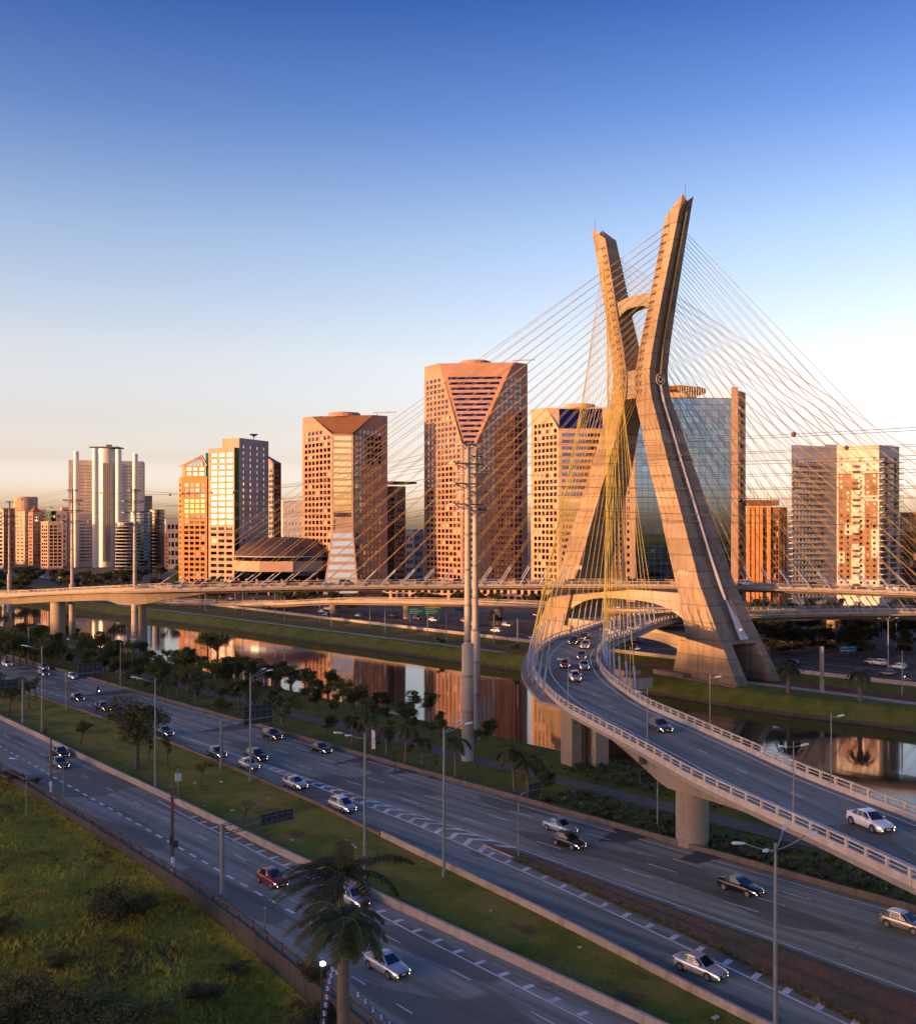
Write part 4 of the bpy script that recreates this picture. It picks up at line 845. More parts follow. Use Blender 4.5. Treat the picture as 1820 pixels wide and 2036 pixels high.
simple('green_glass_block', 'dark green glass block behind the tan block with square windows', 92, 112, 134, 960, (.9, .43), 1015, [MATS['green_glass'], gry], 3, 3, 10).done()
simple('grey_flats', 'grey striped flats behind the dark green block', 132, 136, 146, 1000, (.9, .43), 1010, [gry, gry], 2, 3, 14).done()
simple('pink_flats', 'slim pink flats beside the white tower group', 120, 124, 140, 980, (.9, .43), 1008, [gran2, gran2], 1, 3, 14, wf=(.3, .7, .3, .7)).done()
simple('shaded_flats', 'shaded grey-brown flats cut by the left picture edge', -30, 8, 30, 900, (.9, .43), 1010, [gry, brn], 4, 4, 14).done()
simple('far_grey_block', 'low grey block between the dark glass drums and the orange tower', 326, 330, 358, 900, (.95, .3), 1032, [gry, gry], 1, 3, 5).done()
simple('brick_flats', 'small white and red flats in the gap before the orange tower', 324, 327, 336, 860, (.95, .3), 1058, [wht, gran], 1, 2, 8).done()

# theatre with a dark domed roof, and the low arcade
b = thing('domed_theatre', 'pale theatre building with a dark brown domed roof beside the hotel', 'theatre', (*px(540, 545), 0))
c = px(566, 576); q = MB(); R_ = 27.0; q.lathe((c[0], c[1], 0), [(R_ + 1.0, zt(1107, 545)), (R_ * .98, zt(1099, 545)), (R_ * .88, zt(1088, 545)), (R_ * .72, zt(1079, 545)), (R_ * .5, zt(1072, 545)), (R_ * .25, zt(1069, 545)), (1, zt(1068, 545))], 36); q.build('dome', mat('dome_roof', (.045, .03, .034), .6, .2, .2), b)
q = MB(); q.lathe((c[0], c[1], 0), [(R_ + 1.8, zt(1108, 545)), (R_ + 1.8, zt(1106, 545))], 36); q.build('eaves_ring', gry, b)
q = MB(); q.lathe((c[0], c[1], 0), [(R_ + .9, zt(1116, 545)), (R_ + .9, zt(1108, 545))], 36); q.build('clerestory', MATS['navy_glass'], b)
q = MB(); q.lathe((c[0], c[1], 0), [(R_ + 1.9, zt(1137, 545)), (R_ + 1.9, zt(1116, 545))], 10); q.build('drum_wall', gran2, b)
q = MB(); q.lathe((c[0], c[1], 0), [(R_ - 1, 0), (R_ - 1, zt(1137, 545))], 10); q.build('ground_storey', MATS['navy_glass'], b)
for k in range(14):
    a = -2.9 + k * .24; q = MB(); q.box((c[0] + (R_ + 1.6) * math.cos(a), c[1] + (R_ + 1.6) * math.sin(a), 4), (.9, .9, 9), a); q.build('column', gran, b)
b = Bld('arcade_building', 'long low pink arcade building seen under the upper bridge deck', 'building', (*px(940, 498), 0), [gran2, gran])
A, B = px(760, 520), px(1110, 492); b.face(A, B, Z0, zt(1166, 498), 26, 2, (.2, .8, .08, .8), (1, 1, .3, 1), 'dark_glass', depth=1.0); b.plain(B, B + np.array([4, 20]), Z0, zt(1166, 498)); b.roof([A, B, B + np.array([4, 20]), A + np.array([4, 20])], zt(1166, 498)); b.done()
ORD = 'first second third fourth fifth sixth seventh eighth ninth tenth eleventh twelfth thirteenth fourteenth fifteenth sixteenth seventeenth eighteenth nineteenth twentieth twenty-first twenty-second twenty-third twenty-fourth'.split()
# ------------------------------------------------------------------ street furniture
lamp_grey = mat('lamp_post_paint', (.21, .24, .25), .5, .12, 1, metal=.3); head_m = mat('lamp_head_shell', (.62, .64, .66), .4, .1, 2)
def lamp(name, label, base, h, arms, r=.11, al=3.0, rise=.7, group=None, head=.95):
    t = thing(name, label, 'street lamp', base, 0, group); x, y, z = base; q = MB()
    q.tube([(x, y, z), (x, y, z + .5), (x, y, z + .55), (x, y, z + h)], [r * 1.5, r * 1.5, r * 1.2, r * .62], 10); q.build('pole', lamp_grey, t)
    for a, side in arms:
        dx, dy = math.cos(a), math.sin(a); q = MB(); pts = [(x + dx * al * u, y + dy * al * u, z + h - .45 + rise * (u ** 1.7)) for u in (0, .2, .4, .6, .8, 1)]
        q.tube(pts, .045, 6); arm = q.build('arm', lamp_grey, t); e = pts[-1]
        q = MB(); ca, sa = dx, dy; L = head
        prof = [(0, .07, .0), (.25, .13, .03), (.8, .16, .03), (1, .08, .0)]; v = []
        for u, wd, up in prof:
            for sx, zz in ((-1, -.05), (1, -.05), (.7, .05 + up), (-.7, .05 + up)): v.append((e[0] + ca * L * u - sa * wd * sx, e[1] + sa * L * u + ca * wd * sx, e[2] + zz + .12 * u))
        f = [(i * 4 + k, i * 4 + (k + 1) % 4, i * 4 + 4 + (k + 1) % 4, i * 4 + 4 + k) for i in range(3) for k in range(4)] + [(3, 2, 1, 0), (12, 13, 14, 15)]
        q.add(v, f); q.build('lamp_head', head_m, arm)
    return t
NA = math.atan2(ND[1], ND[0])
def gp(x, y, z=0.0): p = g(x, y, z); return (float(p[0]), float(p[1]), z)
for nm, xy, sgn, lab in (('P1', (882, 1742), 1, 'tall lamp post at the wall end beside the slip road, arms over the main road'), ('P2', (725, 1761), -1, 'tall lamp post right of the foreground palm, arms over the near road'), ('P3', (498, 1553), 1, 'tall lamp post in front of the second sign board on the verge'),
                         ('P4', (309, 1569.6), -1, 'tall lamp post beside the big round tree on the verge'), ('P5', (84, 1460), -1, 'tall lamp post in front of the small trees at the left end of the verge')):
    lamp('street_lamp', lab, gp(*xy), 15.3, [(NA + (0 if sgn > 0 else math.pi) + a, 0) for a in (-.32, .32)], r=.15, al=2.3)
lamp('street_lamp', 'tall lamp post with four arms standing near the camera on the verge', (20.6, 67.0, 0), 15.5, [(NA + a, 0) for a in (-.35, .35)] + [(NA + math.pi + a, 0) for a in (-.35, .35)], r=.16, al=2.4)
lamp('street_lamp', 'grey lamp post on the river side of the main road by the pylon base', gp(240, 1365), 10.2, [(NA + a, 0) for a in (-.2, .35)], r=.11, al=2.6)
lamp('street_lamp', 'lamp post on the river side of the main road at the left edge', gp(57, 1324), 10.4, [(NA + a, 0) for a in (-.2, .35)], r=.11, al=2.6)
for i, (x, y, off) in enumerate(((31, 88.7, -1), (22.8, 114.7, -1), (17, 140.6, -1), (13.6, 165.7, -1), (16, 205, -1), (36.6, 100, 1), (30.8, 125, 1), (26, 150.7, 1), (24.4, 178, 1), (33, 222, 1))):
    a = low.near(x, y); p = low.at(a, off * 5.75, .5); an = low.ang(a)
    lamp('bridge_lamp', 'slim lamp post on the %s railing of the curved deck, %s from the camera' % (('outer', 'inner')[off > 0], ORD[i % 5]), tuple(float(k) for k in p), 6.8, [(an + math.pi / 2 * off * -1 * k, 0) for k in ((1, -1) if i in (0,) else (off * off,))], r=.065, al=.7, rise=.05, group='lamps along the outer railing of the curved deck' if off < 0 else 'lamps along the inner railing of the curved deck', head=.8)
lamp('street_lamp', 'lamp post with four arms by the far road at the right edge', gp(1764, 1328), 12.5, [(NA + a, 0) for a in (-.35, .35)] + [(NA + math.pi + a, 0) for a in (-.35, .35)], r=.13, al=2.4)
lamp('street_lamp', 'thin single lamp post near the trees at the right edge', gp(1780, 1290), 8, [(NA, 0)], r=.08, al=1.0)
lamp('street_lamp', 'thin lamp post standing in the grass of the left slope', (*g(53, 1641, -1.9), -1.9), 8.9, [(NA + 2.6, 0)], r=.07, al=1.1, rise=.1)
lamp('street_lamp', 'thin lamp post at the left picture edge on the slope', (*g(11.6, 1552, -1.9), -1.9), 7.4, [(NA + 2.6, 0)], r=.07, al=1.1, rise=.1)
for xy, hh, lab in (((127, 1596), 4.8, 'short grey post on the roadside wall below the parked traffic'), ((527, 1864), 2.6, 'short white post at the wall beneath the palm fronds'), ((672, 1905), 5.4, 'grey post behind the lower palm crown at the wall')):
    q = MB(); p = gp(*xy); q.tube([p, (p[0], p[1], hh * .9), (p[0], p[1], hh)], [.07, .055, .07], 8); q.box((p[0], p[1], hh + .05), (.22, .16, .12)); tag(q.build('road_post', lamp_grey, origin=p), lab, 'post')

# sign structures seen from behind
board_m = mat('sign_back', (.022, .026, .034), .6, .3, 1); rib_m = mat('sign_rib', (.12, .125, .135), .5, .15, 1, metal=.5)
def board(t, O, U, wd, z0, z1, nx=5, nz=2, thick=.06):
    O = np.array(O, float); U = np.array([U[0], U[1], 0.]); n = np.array([-U[1], U[0], 0.]) * -1
    for k in range(nx):
        q = MB(); a = O + U * wd * (k + .02) / nx; b = O + U * wd * (k + .98) / nx; q.bar((a[0], a[1], (z0 + z1) / 2), (b[0], b[1], (z0 + z1) / 2), thick, z1 - z0); q.build('sign_panel', board_m, t)
    q = MB()
    for k in range(nx + 1): p = O + U * wd * k / nx + n * .06; q.bar((p[0], p[1], z0 - .05), (p[0], p[1], z1 + .05), .07, .07)
    for k in range(nz): zz = z0 + (z1 - z0) * (k + .5) / nz; a, b = O + n * .12, O + U * wd + n * .12; q.bar((a[0], a[1], zz), (b[0], b[1], zz), .07, .09)
    q.build('sign_frame', rib_m, t)
def sign(name, label, base, h, arm, b0, wd, z0, z1, truss=False, curved=False, nx=5, r=.22, ang=None):
    U = np.array([math.cos(ang or NA), math.sin(ang or NA)]); x, y = base[:2]; t = thing(name, label, 'road sign', (x, y, 0)); q = MB()
    if curved: q.tube([(x, y, 0), (x, y, h - 1.2), (x + U[0] * .15, y + U[1] * .15, h - .5), (x + U[0] * .6, y + U[1] * .6, h - .1), (x + U[0] * 1.3, y + U[1] * 1.3, h), (x + U[0] * arm, y + U[1] * arm, h)], .085, 8); q.build('post', lamp_grey, t)
    else:
        q.tube([(x, y, 0), (x, y, h)], r, 10); q.build('post', lamp_grey, t); q = MB()
        if truss:
            for dz in (0, -.85):
                for dn in (-.3, .3): q.tube([(x - U[1] * dn, y + U[0] * dn, h - .1 + dz), (x + U[0] * arm - U[1] * dn, y + U[1] * arm + U[0] * dn, h - .1 + dz)], .05, 5)
            n = 11
            for k in range(n):
                a, b = arm * k / n, arm * (k + 1) / n
                for dn in (-.3, .3): q.tube([(x + U[0] * a - U[1] * dn, y + U[1] * a + U[0] * dn, h - .1 - .85 * (k % 2)), (x + U[0] * b - U[1] * dn, y + U[1] * b + U[0] * dn, h - .1 - .85 * ((k + 1) % 2))], .035, 4)
            q.build('truss_arm', rib_m, t)
        else: q.tube([(x, y, h - .5), (x + U[0] * arm, y + U[1] * arm, h - .5)], .09, 6); q.build('arm', lamp_grey, t)
    board(t, (x + U[0] * b0, y + U[1] * b0, 0), U, wd, z0, z1, nx); return t
sign('road_sign', 'back of a large sign board over the main road near the left pylons', g(132.8, 1410), 7.4, 6.8, 2.3, 4.9, 6.0, 8.7)
sign('road_sign', 'back of a large sign board over the main road by the black van', g(440, 1528), 7.3, 8.6, 3.7, 5.0, 6.0, 8.8)
sign('gantry_sign', 'sign on a lattice arm reaching over the near road left of the palm', g(442, 1793), 7.5, 7.9, 4.2, 3.7, 6.55, 7.6, truss=True, nx=6)
sign('road_sign', 'small dark sign board on a bent pole beside the main road', g(1030, 1702), 6.9, 3.6, 1.5, 2.0, 6.3, 7.6, curved=True, nx=3)
sign('road_sign', 'dark sign board cut by the left picture edge among the trees', g(46, 1442), 8.4, 1.0, -5.2, 4.4, 6.8, 8.6, nx=4)
sign('road_sign', 'dark sign board on a bent pole among the agaves under the curved deck', g(1306, 1645), 7.0, -3.2, -3.4, 2.4, 5.9, 7.3, curved=True, nx=3)
# direction signs on the far bank: green panels with white text rows
green_m = mat('sign_green', (.01, .19, .085), .6, .1, 1); blue_m = mat('sign_blue', (.01, .17, .34), .6, .1, 1); yel_m = mat('sign_yellow', (.5, .36, .03), .6, .1, 1)
def dsign(label, x0, x1, y0, y1, d, m_, rows=3, top=None, posts=(.1, .9)):
    A, B = at(x0, y1, d), at(x1, y0, d); t = thing('direction_sign', label, 'road sign', (A[0], d, 0)); q = MB(); q.box(((A[0] + B[0]) / 2, d, (A[2] + B[2]) / 2), (B[0] - A[0], .12, B[2] - A[2])); q.build('sign_panel', m_, t)
    wd, ht = B[0] - A[0], B[2] - A[2]
    for k in range(rows):
        q = MB(); z = A[2] + ht * (.2 + .6 * k / max(1, rows - 1)); x = A[0] + wd * .08
        while x < A[0] + wd * (.62 + .2 * ((k * 3) % 2)): l = wd * rnd.uniform(.02, .06); q.box((x + l / 2, d - .075, z), (l, .02, ht * .11)); x += l * 1.35
        q.build('text_row', head_m, t)
    if top: q = MB(); q.box(((A[0] + B[0]) / 2, d, B[2] + ht * .1), (wd, .12, ht * .2)); q.build('sign_strip', top, t)
    for f_ in posts: q = MB(); q.tube([(A[0] + wd * f_, d + .2, 0), (A[0] + wd * f_, d + .2, B[2])], .14, 6); q.build('post', lamp_grey, t)
dsign('green direction sign by the far road, left half, under the viaduct', 812, 842, 1208, 1221, 395, green_m, posts=(.1,)); dsign('green direction sign with a yellow strip by the far road under the viaduct', 843.5, 876, 1208.5, 1221, 395, green_m, top=yel_m, posts=(.9,))
dsign('small blue direction sign under the viaduct left of the tall pylon', 904, 921, 1206, 1217, 400, blue_m, 2, posts=(.6,)); dsign('blue direction sign on a post by the far road at the right', 1667, 1701, 1284, 1295, 292, blue_m, 2, posts=(.5,))
dsign('small green direction sign far off at the left behind the pylon', 117, 140, 1148, 1157, 620, green_m, 1, top=yel_m); dsign('tiny green direction sign among far trees left of the haunch', 185, 196, 1150, 1157, 640, green_m, 1)

# timber and steel utility poles beside the near road
wood = mat('pole_timber', (.13, .10, .085), .9, .25, 1.2, stretch=(1, 1, .2)); whitewash = mat('whitewash', (.62, .62, .60), .8, .15, 1)
def upole(label, base, h, extra):
    x, y = base; t = thing('utility_pole', label, 'utility pole', (x, y, 0)); q = MB(); q.tube([(x, y, -.5), (x, y, h)], [.17, .12], 10); q.build('pole', wood, t); q = MB(); q.tube([(x, y, 0), (x, y, 1.5)], .185, 10); q.build('painted_base', whitewash, t)
    if extra:
        for dx, z, s_, m_ in ((-.1, 3.3, (.3, .3, .9), dark_steel), (.35, 2.9, (.55, .35, .7), dark_steel), (.12, 6.9, (.35, .3, .6), mat('pole_box_red', (.25, .06, .045), .7, .2, 1))): q = MB(); q.box((x + dx, y - .28, z), s_, .3); q.build('pole_box', m_, t)
        for k, z in enumerate((7.6, 8.2, 8.9)): q = MB(); q.bar((x - .5, y, z), (x + .5, y, z), .08, .1); q.build('cross_arm', wood, t)
        q = MB(); q.tube([(x - .12, y - .12, z) for z in (1.5, 4, 6, 8.8)], .04, 5); q.build('conduit', dark_steel, t)
    return t
upole('timber utility pole with a white painted base left of the two dark cars', g(102, 1574.5), 7.3, False); upole('timber utility pole with boxes and a white painted base in the foreground', g(343.6, 1730.6), 9.5, True)
t = thing('equipment_pole', 'steel pole with a pale cabinet on the verge behind the foreground utility pole', 'equipment pole', gp(354.6, 1588)); x, y, _ = gp(354.6, 1588)
q = MB(); q.tube([(x, y, 0), (x, y, 4.2)], .07, 8); q.build('pole', lamp_grey, t); q = MB(); q.box((x, y, 2.9), (.75, .5, .95), .4); q.build('cabinet', mat('cabinet_paint', (.42, .5, .56), .5, .1, 1), t); q = MB(); q.bar((x - .45, y, 4.2), (x + .45, y, 4.2), .2, .1); q.build('sensor_bar', dark_steel, t)
for k in range(3):
    q = MB(); a = np.array([*g(343.6, 1730.6), 8.2 + k * .35]); b_ = np.array([*g(442, 1793), 7.4]) if k < 2 else np.array([x, y, 4.2]); 
    for nm2, bb_ in (('service_wire', b_),):
        q.tube([tuple(a * (1 - u) + bb_ * u - np.array([0, 0, .8 * math.sin(math.pi * u)])) for u in np.linspace(0, 1, 9)], .018, 4); tag(q.build('service_wire', dark_steel), 'thin sagging wire leaving the foreground utility pole', 'wire', 'wires on the foreground utility pole')
t = thing('feather_flag', 'tall white feather flag beside the riverside wall', 'flag', gp(738, 1501)); x, y, _ = gp(738, 1501)
q = MB(); q.tube([(x, y, 0), (x, y, 4.7)], .035, 6); q.build('flag_pole', lamp_grey, t); q = MB(); v = []
for k in range(7): zz = 1.0 + k * .5; wv = .12 * math.sin(k); v += [(x + .04, y, zz), (x + .62 - (.25 if k == 6 else 0), y + wv, zz)]
q.add(v, [(2 * k, 2 * k + 1, 2 * k + 3, 2 * k + 2) for k in range(6)]); q.build('flag_cloth', mat('flag_cloth', (.75, .75, .76), .8, .05, 1), t)

# power pylons: round concrete columns with stacked cross arms
ARM = mat('pylon_arm', (.10, .085, .07), .7, .2, 1); INS = mat('insulator', (.35, .36, .38), .4, .1, 1); pyl = []
def pylon(label, x, y, zstep, ztop, arms, r1=.95, r2=.55, ang=NA, zb=-.5):
    t = thing('power_pylon', label, 'power pylon', (x, y, zb)); q = MB(); q.lathe((x, y, 0), [(r1, zb), (r1 * .97, zstep)], 20); q.build('base_column', conc_p, t)
    q = MB(); q.lathe((x, y, 0), [(r2, zstep), (r2 * .72, ztop)], 16); q.build('shaft', conc_p, t); q = MB(); q.lathe((x, y, 0), [(r1 * 1.0, zb + .02), (r1 * 1.02, 3.2)], 20); q.build('painted_base', mat('pylon_blue_paint', (.22, .25, .30), .8, .25, .6), t)
    ends = []; c, s_ = math.cos(ang), math.sin(ang)
    for z, l in arms:
        q = MB(); q.bar((x - c * l, y - s_ * l, z), (x + c * l, y + s_ * l, z), .28, .22); q.bar((x - c * l, y - s_ * l, z + .05), (x - c * .3, y - s_ * .3, z - .8), .12, .12); q.bar((x + c * l, y + s_ * l, z + .05), (x + c * .3, y + s_ * .3, z - .8), .12, .12); a = q.build('cross_arm', ARM, t)
        for sg in (-1, 1):
            e = (x + c * l * sg, y + s_ * l * sg, z); ends.append(e); q = MB(); q.tube([(e[0] - RD[0] * .9, e[1] - RD[1] * .9, z - .15), e, (e[0] + RD[0] * .9, e[1] + RD[1] * .9, z - .15)], .11, 6); q.build('insulator', INS, a)
    pyl.append(ends); return t
A4 = lambda z: [(z, 1.7), (z - 3.0, 3.3), (z - 6.1, 3.3), (z - 9.3, 3.3)]
pylon('thick concrete power pylon with stacked arms standing nearest in the middle', 1.5, 160.4, 17.9, 49.0, A4(48.9)); pylon('concrete power pylon close behind the nearest one', 2.95, 177, 18.5, 48.6, A4(48.2), r1=.85)
pylon('concrete power pylon in front of the bridge haunch at the left', -88.1, 281.6, 17.2, 46.6, A4(46.2)); pylon('concrete power pylon beside the white tower group, left of the haunch', -115.7, 309.8, 19, 47.6, A4(47.2)); pylon('thin distant power pylon at the left picture edge', -192, 442, 16, 47.3, A4(47))
off_r = [[(e[0] + RD[0] * 190, e[1] + RD[1] * 190, e[2] + 1.0) for e in pyl[0]], [(e[0] + RD[0] * 190, e[1] + RD[1] * 190, e[2] + 1.0) for e in pyl[1]]]
wire_m = mat('power_wire', (.045, .045, .05), .6, .1, 1); ball_m = mat('marker_ball', (.10, .035, .025), .7, .2, 1)
def wires(A, B, sag, label, group, balls=()):
    for i, (a, b_) in enumerate(zip(A, B)):
        a, b_ = np.array(a), np.array(b_); fn = lambda u: a * (1 - u) + b_ * u - np.array([0, 0, sag * 4 * u * (1 - u)])
        q = MB(); q.tube([tuple(fn(u)) for u in np.linspace(0, 1, 15)], .026, 4, cap=False); o = q.build('power_wire', wire_m, origin=tuple(a)); tag(o, label + ', ' + ('top', 'second', 'third', 'lowest')[i // 2] + ' arm ' + ('left', 'right')[i % 2] + ' end', 'power line', group)
        for bi, u in balls:
            if bi == i:
                p = fn(u); q = MB(); q.lathe((p[0], p[1], p[2] - .02), [(.02, -.3), (.18, -.25), (.28, -.1), (.28, .1), (.18, .25), (.02, .3)], 12); q.build('marker_ball', ball_m, o, smooth_=True)
wires(pyl[0], off_r[0], 3.2, 'dark power line right of the nearest pylon', 'power lines from the nearest pylon to the right', ((0, .30), (1, .42), (0, .52)))
wires(pyl[1], off_r[1], 3.2, 'dark power line right of the second pylon', 'power lines from the second pylon to the right', ((0, .36), (1, .22)))
wires(pyl[0], pyl[2], 3.5, 'thin power line between the nearest pylon and the haunch pylon', 'power lines from the nearest pylon to the left', ((0, .42), (1, .6), (0, .72), (1, .8)))
wires(pyl[1], pyl[3], 3.5, 'thin power line between the second pylon and the white tower pylon', 'power lines from the second pylon to the left', ((0, .5), (1, .66), (0, .86)))
wires(pyl[2], pyl[4], 3.5, 'faint power line at the far left between the distant pylons', 'power lines at the far left', ((0, .3), (1, .6)))
wires(pyl[3], [(e[0] - 130, e[1] + 150, e[2]) for e in pyl[3]], 3, 'faint power line running off behind the left pylons', 'power lines running off at the left', ((0, .2),))
# railway masts on the far bank
for i in range(24):
    s = -470 + i * 16.5; t_ = 219.5 if i % 2 else 225.2; p = W(s, t_, -1.3); hh = 8.5
    if -180 < s < -135: continue
    t = thing('railway_mast', 'thin catenary mast beside the railway, %s in line from the left' % ORD[i], 'mast', p, 0, 'catenary masts along the railway'); q = MB(); q.tube([p, (p[0], p[1], hh)], [.16, .11], 6); q.build('mast', lamp_grey, t); q = MB(); a = (1 if i % 2 else -1) * 2.6; q.tube([(p[0], p[1], hh - 1.2), (p[0] + ND[0] * a, p[1] + ND[1] * a, hh - .9)], .05, 4); q.build('bracket', lamp_grey, t)
q = MB(); p = g(1634, 1375, -1.2); q.tube([(p[0], p[1], -1.3), (p[0], p[1], 9.0)], [.35, .3], 10); tag(q.build('concrete_post', conc_p, origin=(p[0], p[1], -1.3)), 'thick plain concrete post between the two palms right of the tower', 'post')
for i in range(2):
    q = MB(); p = g(*[(648, 1215), (656, 1216)][i], -1); q.box((p[0], p[1], .3), (2.0, 1.6, 3.2)); q.box((p[0], p[1], 2.0), (2.2, 1.8, .2)); tag(q.build('utility_cabinet', wht, origin=(p[0], p[1], -1.3)), 'small white cabinet beside the railway, one of a pair', 'cabinet', 'pair of white cabinets by the railway')
for i in range(14):
    p = W(-118 + i * 7, 214.4, -1.3); q = MB(); q.tube([p, (p[0], p[1], -.2)], .07, 6); tag(q.build('path_marker', mat('marker_red', (.42, .1, .05), .7, .2, 1), origin=p), 'small red marker post beside the pale path, %s from the tower' % ORD[i], 'marker post', 'red marker posts along the pale path')
# site huts and shed by the tower foot, seen under the curved deck
for nm, x, y, d, sz, m_, lab in (('site_hut', 1246, 1328, 250, (5, 4, 3), gran2, 'small pale hut under the curved deck beside the tower foot'), ('site_shed', 1268, 1338, 240, (6, 3, 2.6), conc_w, 'low concrete shed under the curved deck at the water edge')):
    p = at(x, y, d); t = thing(nm, lab, 'hut', (p[0], d, -1.5)); q = MB(); q.box((p[0], d, -1.4 + sz[2] / 2), sz, .5); q.build('wall', m_, t); q = MB(); q.box((p[0], d, -1.35 + sz[2] + .12), (sz[0] + .6, sz[1] + .6, .2), .5); q.build('roof', brn, t); q = MB(); q.box((p[0] - .3, d - sz[1] / 2 - .12, -.4), (1.0, .3, 1.9), .5); q.build('door', dark_steel, t)

# flood lamp on its post and two strings of round discs marked S at the bottom edge
dd = 57.0; lx, ly, lz = at(641.5, 1915, dd); t = thing('flood_lamp', 'lit white flood lamp on a dark post beside the near palm trunk', 'lamp', (lx, ly, -1.9)); q = MB(); q.tube([(lx - .05, ly, -1.9), (lx - .05, ly, lz - .15)], .06, 8); q.bar((lx - .05, ly, lz - .12), (lx + 1.5, ly + .1, lz + .05), .07, .07); q.build('post', dark_steel, t)
q = MB(); q.lathe((lx, ly, lz - .13), [(.06, .04), (.13, .07), (.15, .17), (.09, .22)], 14); q.build('bulb', mat('lamp_glow', (1.0, .86, .66), .5, 0, emit=9.0), t, smooth_=True)
sblue = mat('disc_blue', (.03, .1, .32), .5, .1, 1); swhite = mat('disc_white', (.75, .77, .8), .6, .05, 1)
dq = MB(); dq.tube([(0, .03, 0), (0, -.03, 0)], .17, 18); dme = dq.mesh('disc', sblue)
fc = bpy.data.curves.new('letter', 'FONT'); fc.body = 'S'; fc.size = .36; fc.extrude = .008; fc.align_x = 'CENTER'; fc.align_y = 'CENTER'; fc.materials.append(swhite); fo = bpy.data.objects.new('letter', fc); COL.objects.link(fo); sme = bpy.data.meshes.new_from_object(fo.evaluated_get(bpy.context.evaluated_depsgraph_get())); bpy.data.objects.remove(fo); sme.name = 'letter'
for lab, grp, pts in (('string of round blue discs marked S hanging below the flood lamp', 'discs below the flood lamp', [(1150, 1182), (1178, 1205), (1138, 1228), (1125, 1272), (1113, 1322), (1106, 1385), (1098, 1444), (1087, 1505), (1077, 1565)]), ('string of round blue discs marked S sloping down right of the near palm trunk', 'discs right of the trunk', [(1335, 1366), (1390, 1418), (1446, 1478), (1506, 1532), (1568, 1582), (1630, 1640)])):
    P3 = [at((440 + a * .34066) / 1.2577, (2020 + b_ * .34066) / 1.2577, dd) for a, b_ in pts]; t = thing('disc_string', lab, 'disc string', tuple(P3[-1])); q = MB(); q.tube([tuple(p + np.array([0, .06, 0])) for p in P3], .012, 4); q.build('cord', dark_steel, t)
    for p in P3:
        d_ = piece('disc', dme, t, tuple(p)); o = bpy.data.objects.new('letter', sme); COL.objects.link(o); o.parent = d_; o.location = (0, -.036, 0); o.rotation_euler = (math.pi / 2, 0, 0)
# ------------------------------------------------------------------ vehicles
glass_car = mat('car_glass', (.012, .016, .02), .06, 0, spec=.8); tyre_m = mat('tyre_rubber', (.02, .02, .02), .85, .1, 3); rim_m = mat('wheel_rim', (.45, .46, .48), .3, .1, 3, metal=.8); lens_m = mat('headlight_lit', (1.0, .80, .52), .2, 0, emit=1.7); fog_m = mat('fog_lit', (1.0, .66, .32), .2, 0, emit=1.3)
off_m = mat('headlight_unlit', (.7, .72, .74), .15, .05, 3, spec=.8); tail_m = mat('tail_light', (.32, .012, .012), .25, 0); plate_m = mat('number_plate', (.6, .6, .58), .6, .1, 2); trim_m = mat('black_trim', (.018, .018, .02), .55, .1, 2)
def paint(name, c, metal=.35): return mat('paint_' + name, c, .3, .04, .3, metal=metal, coat=.6, coord='obj')
PAINT = dict(silver=paint('silver', (.50, .52, .55), .6), white=paint('white', (.72, .72, .71), 0), black=paint('black', (.012, .012, .014), .2), grey=paint('grey', (.10, .105, .11), .5), red=paint('red', (.20, .012, .02), .2), bluegrey=paint('bluegrey', (.30, .40, .50), .5), darkblue=paint('darkblue', (.05, .09, .14), .4), champagne=paint('champagne', (.36, .34, .29), .5))
KINDS = {  # length, width, roof height, lower-body stations (x, bottom, shoulder, half width), glasshouse (screen base, roof front, roof rear, rear-glass base, belt)
 'sedan': dict(L=4.5, W=1.76, H=1.46, st=[(2.25, .34, .60, .60), (2.17, .24, .70, .73), (1.85, .2, .79, .83), (1.25, .2, .88, .87), (.85, .2, .93, .88), (0, .2, .96, .885), (-1.1, .2, .98, .885), (-1.8, .22, 1.0, .85), (-2.12, .26, .98, .78), (-2.25, .38, .9, .66)], gh=(1.02, .22, -.95, -1.72, .95), wb=1.32),
 'hatch': dict(L=4.0, W=1.72, H=1.50, st=[(2.0, .34, .62, .58), (1.92, .24, .73, .72), (1.6, .2, .83, .82), (1.05, .2, .92, .85), (.7, .2, .97, .86), (0, .2, 1.0, .865), (-1.0, .2, 1.02, .865), (-1.6, .22, 1.03, .84), (-1.92, .28, 1.0, .78), (-2.0, .4, .9, .68)], gh=(.95, .2, -1.35, -1.88, .98), wb=1.22),
 'suv': dict(L=4.5, W=1.85, H=1.72, st=[(2.25, .42, .76, .66), (2.18, .32, .88, .78), (1.85, .28, .98, .88), (1.2, .28, 1.05, .91), (.8, .28, 1.09, .92), (0, .28, 1.11, .925), (-1.1, .28, 1.12, .925), (-1.8, .3, 1.12, .9), (-2.16, .36, 1.08, .84), (-2.25, .5, .96, .74)], gh=(1.0, .35, -1.75, -2.12, 1.08), wb=1.35),
 'van': dict(L=4.35, W=1.74, H=1.66, st=[(2.17, .36, .66, .62), (2.1, .26, .78, .74), (1.8, .22, .88, .84), (1.3, .22, .96, .86), (.9, .22, 1.01, .87), (0, .22, 1.04, .875), (-1.1, .22, 1.05, .875), (-1.75, .24, 1.06, .86), (-2.08, .3, 1.02, .8), (-2.17, .42, .92, .7)], gh=(1.3, .45, -1.75, -2.1, 1.02), wb=1.3)}
CM = {}
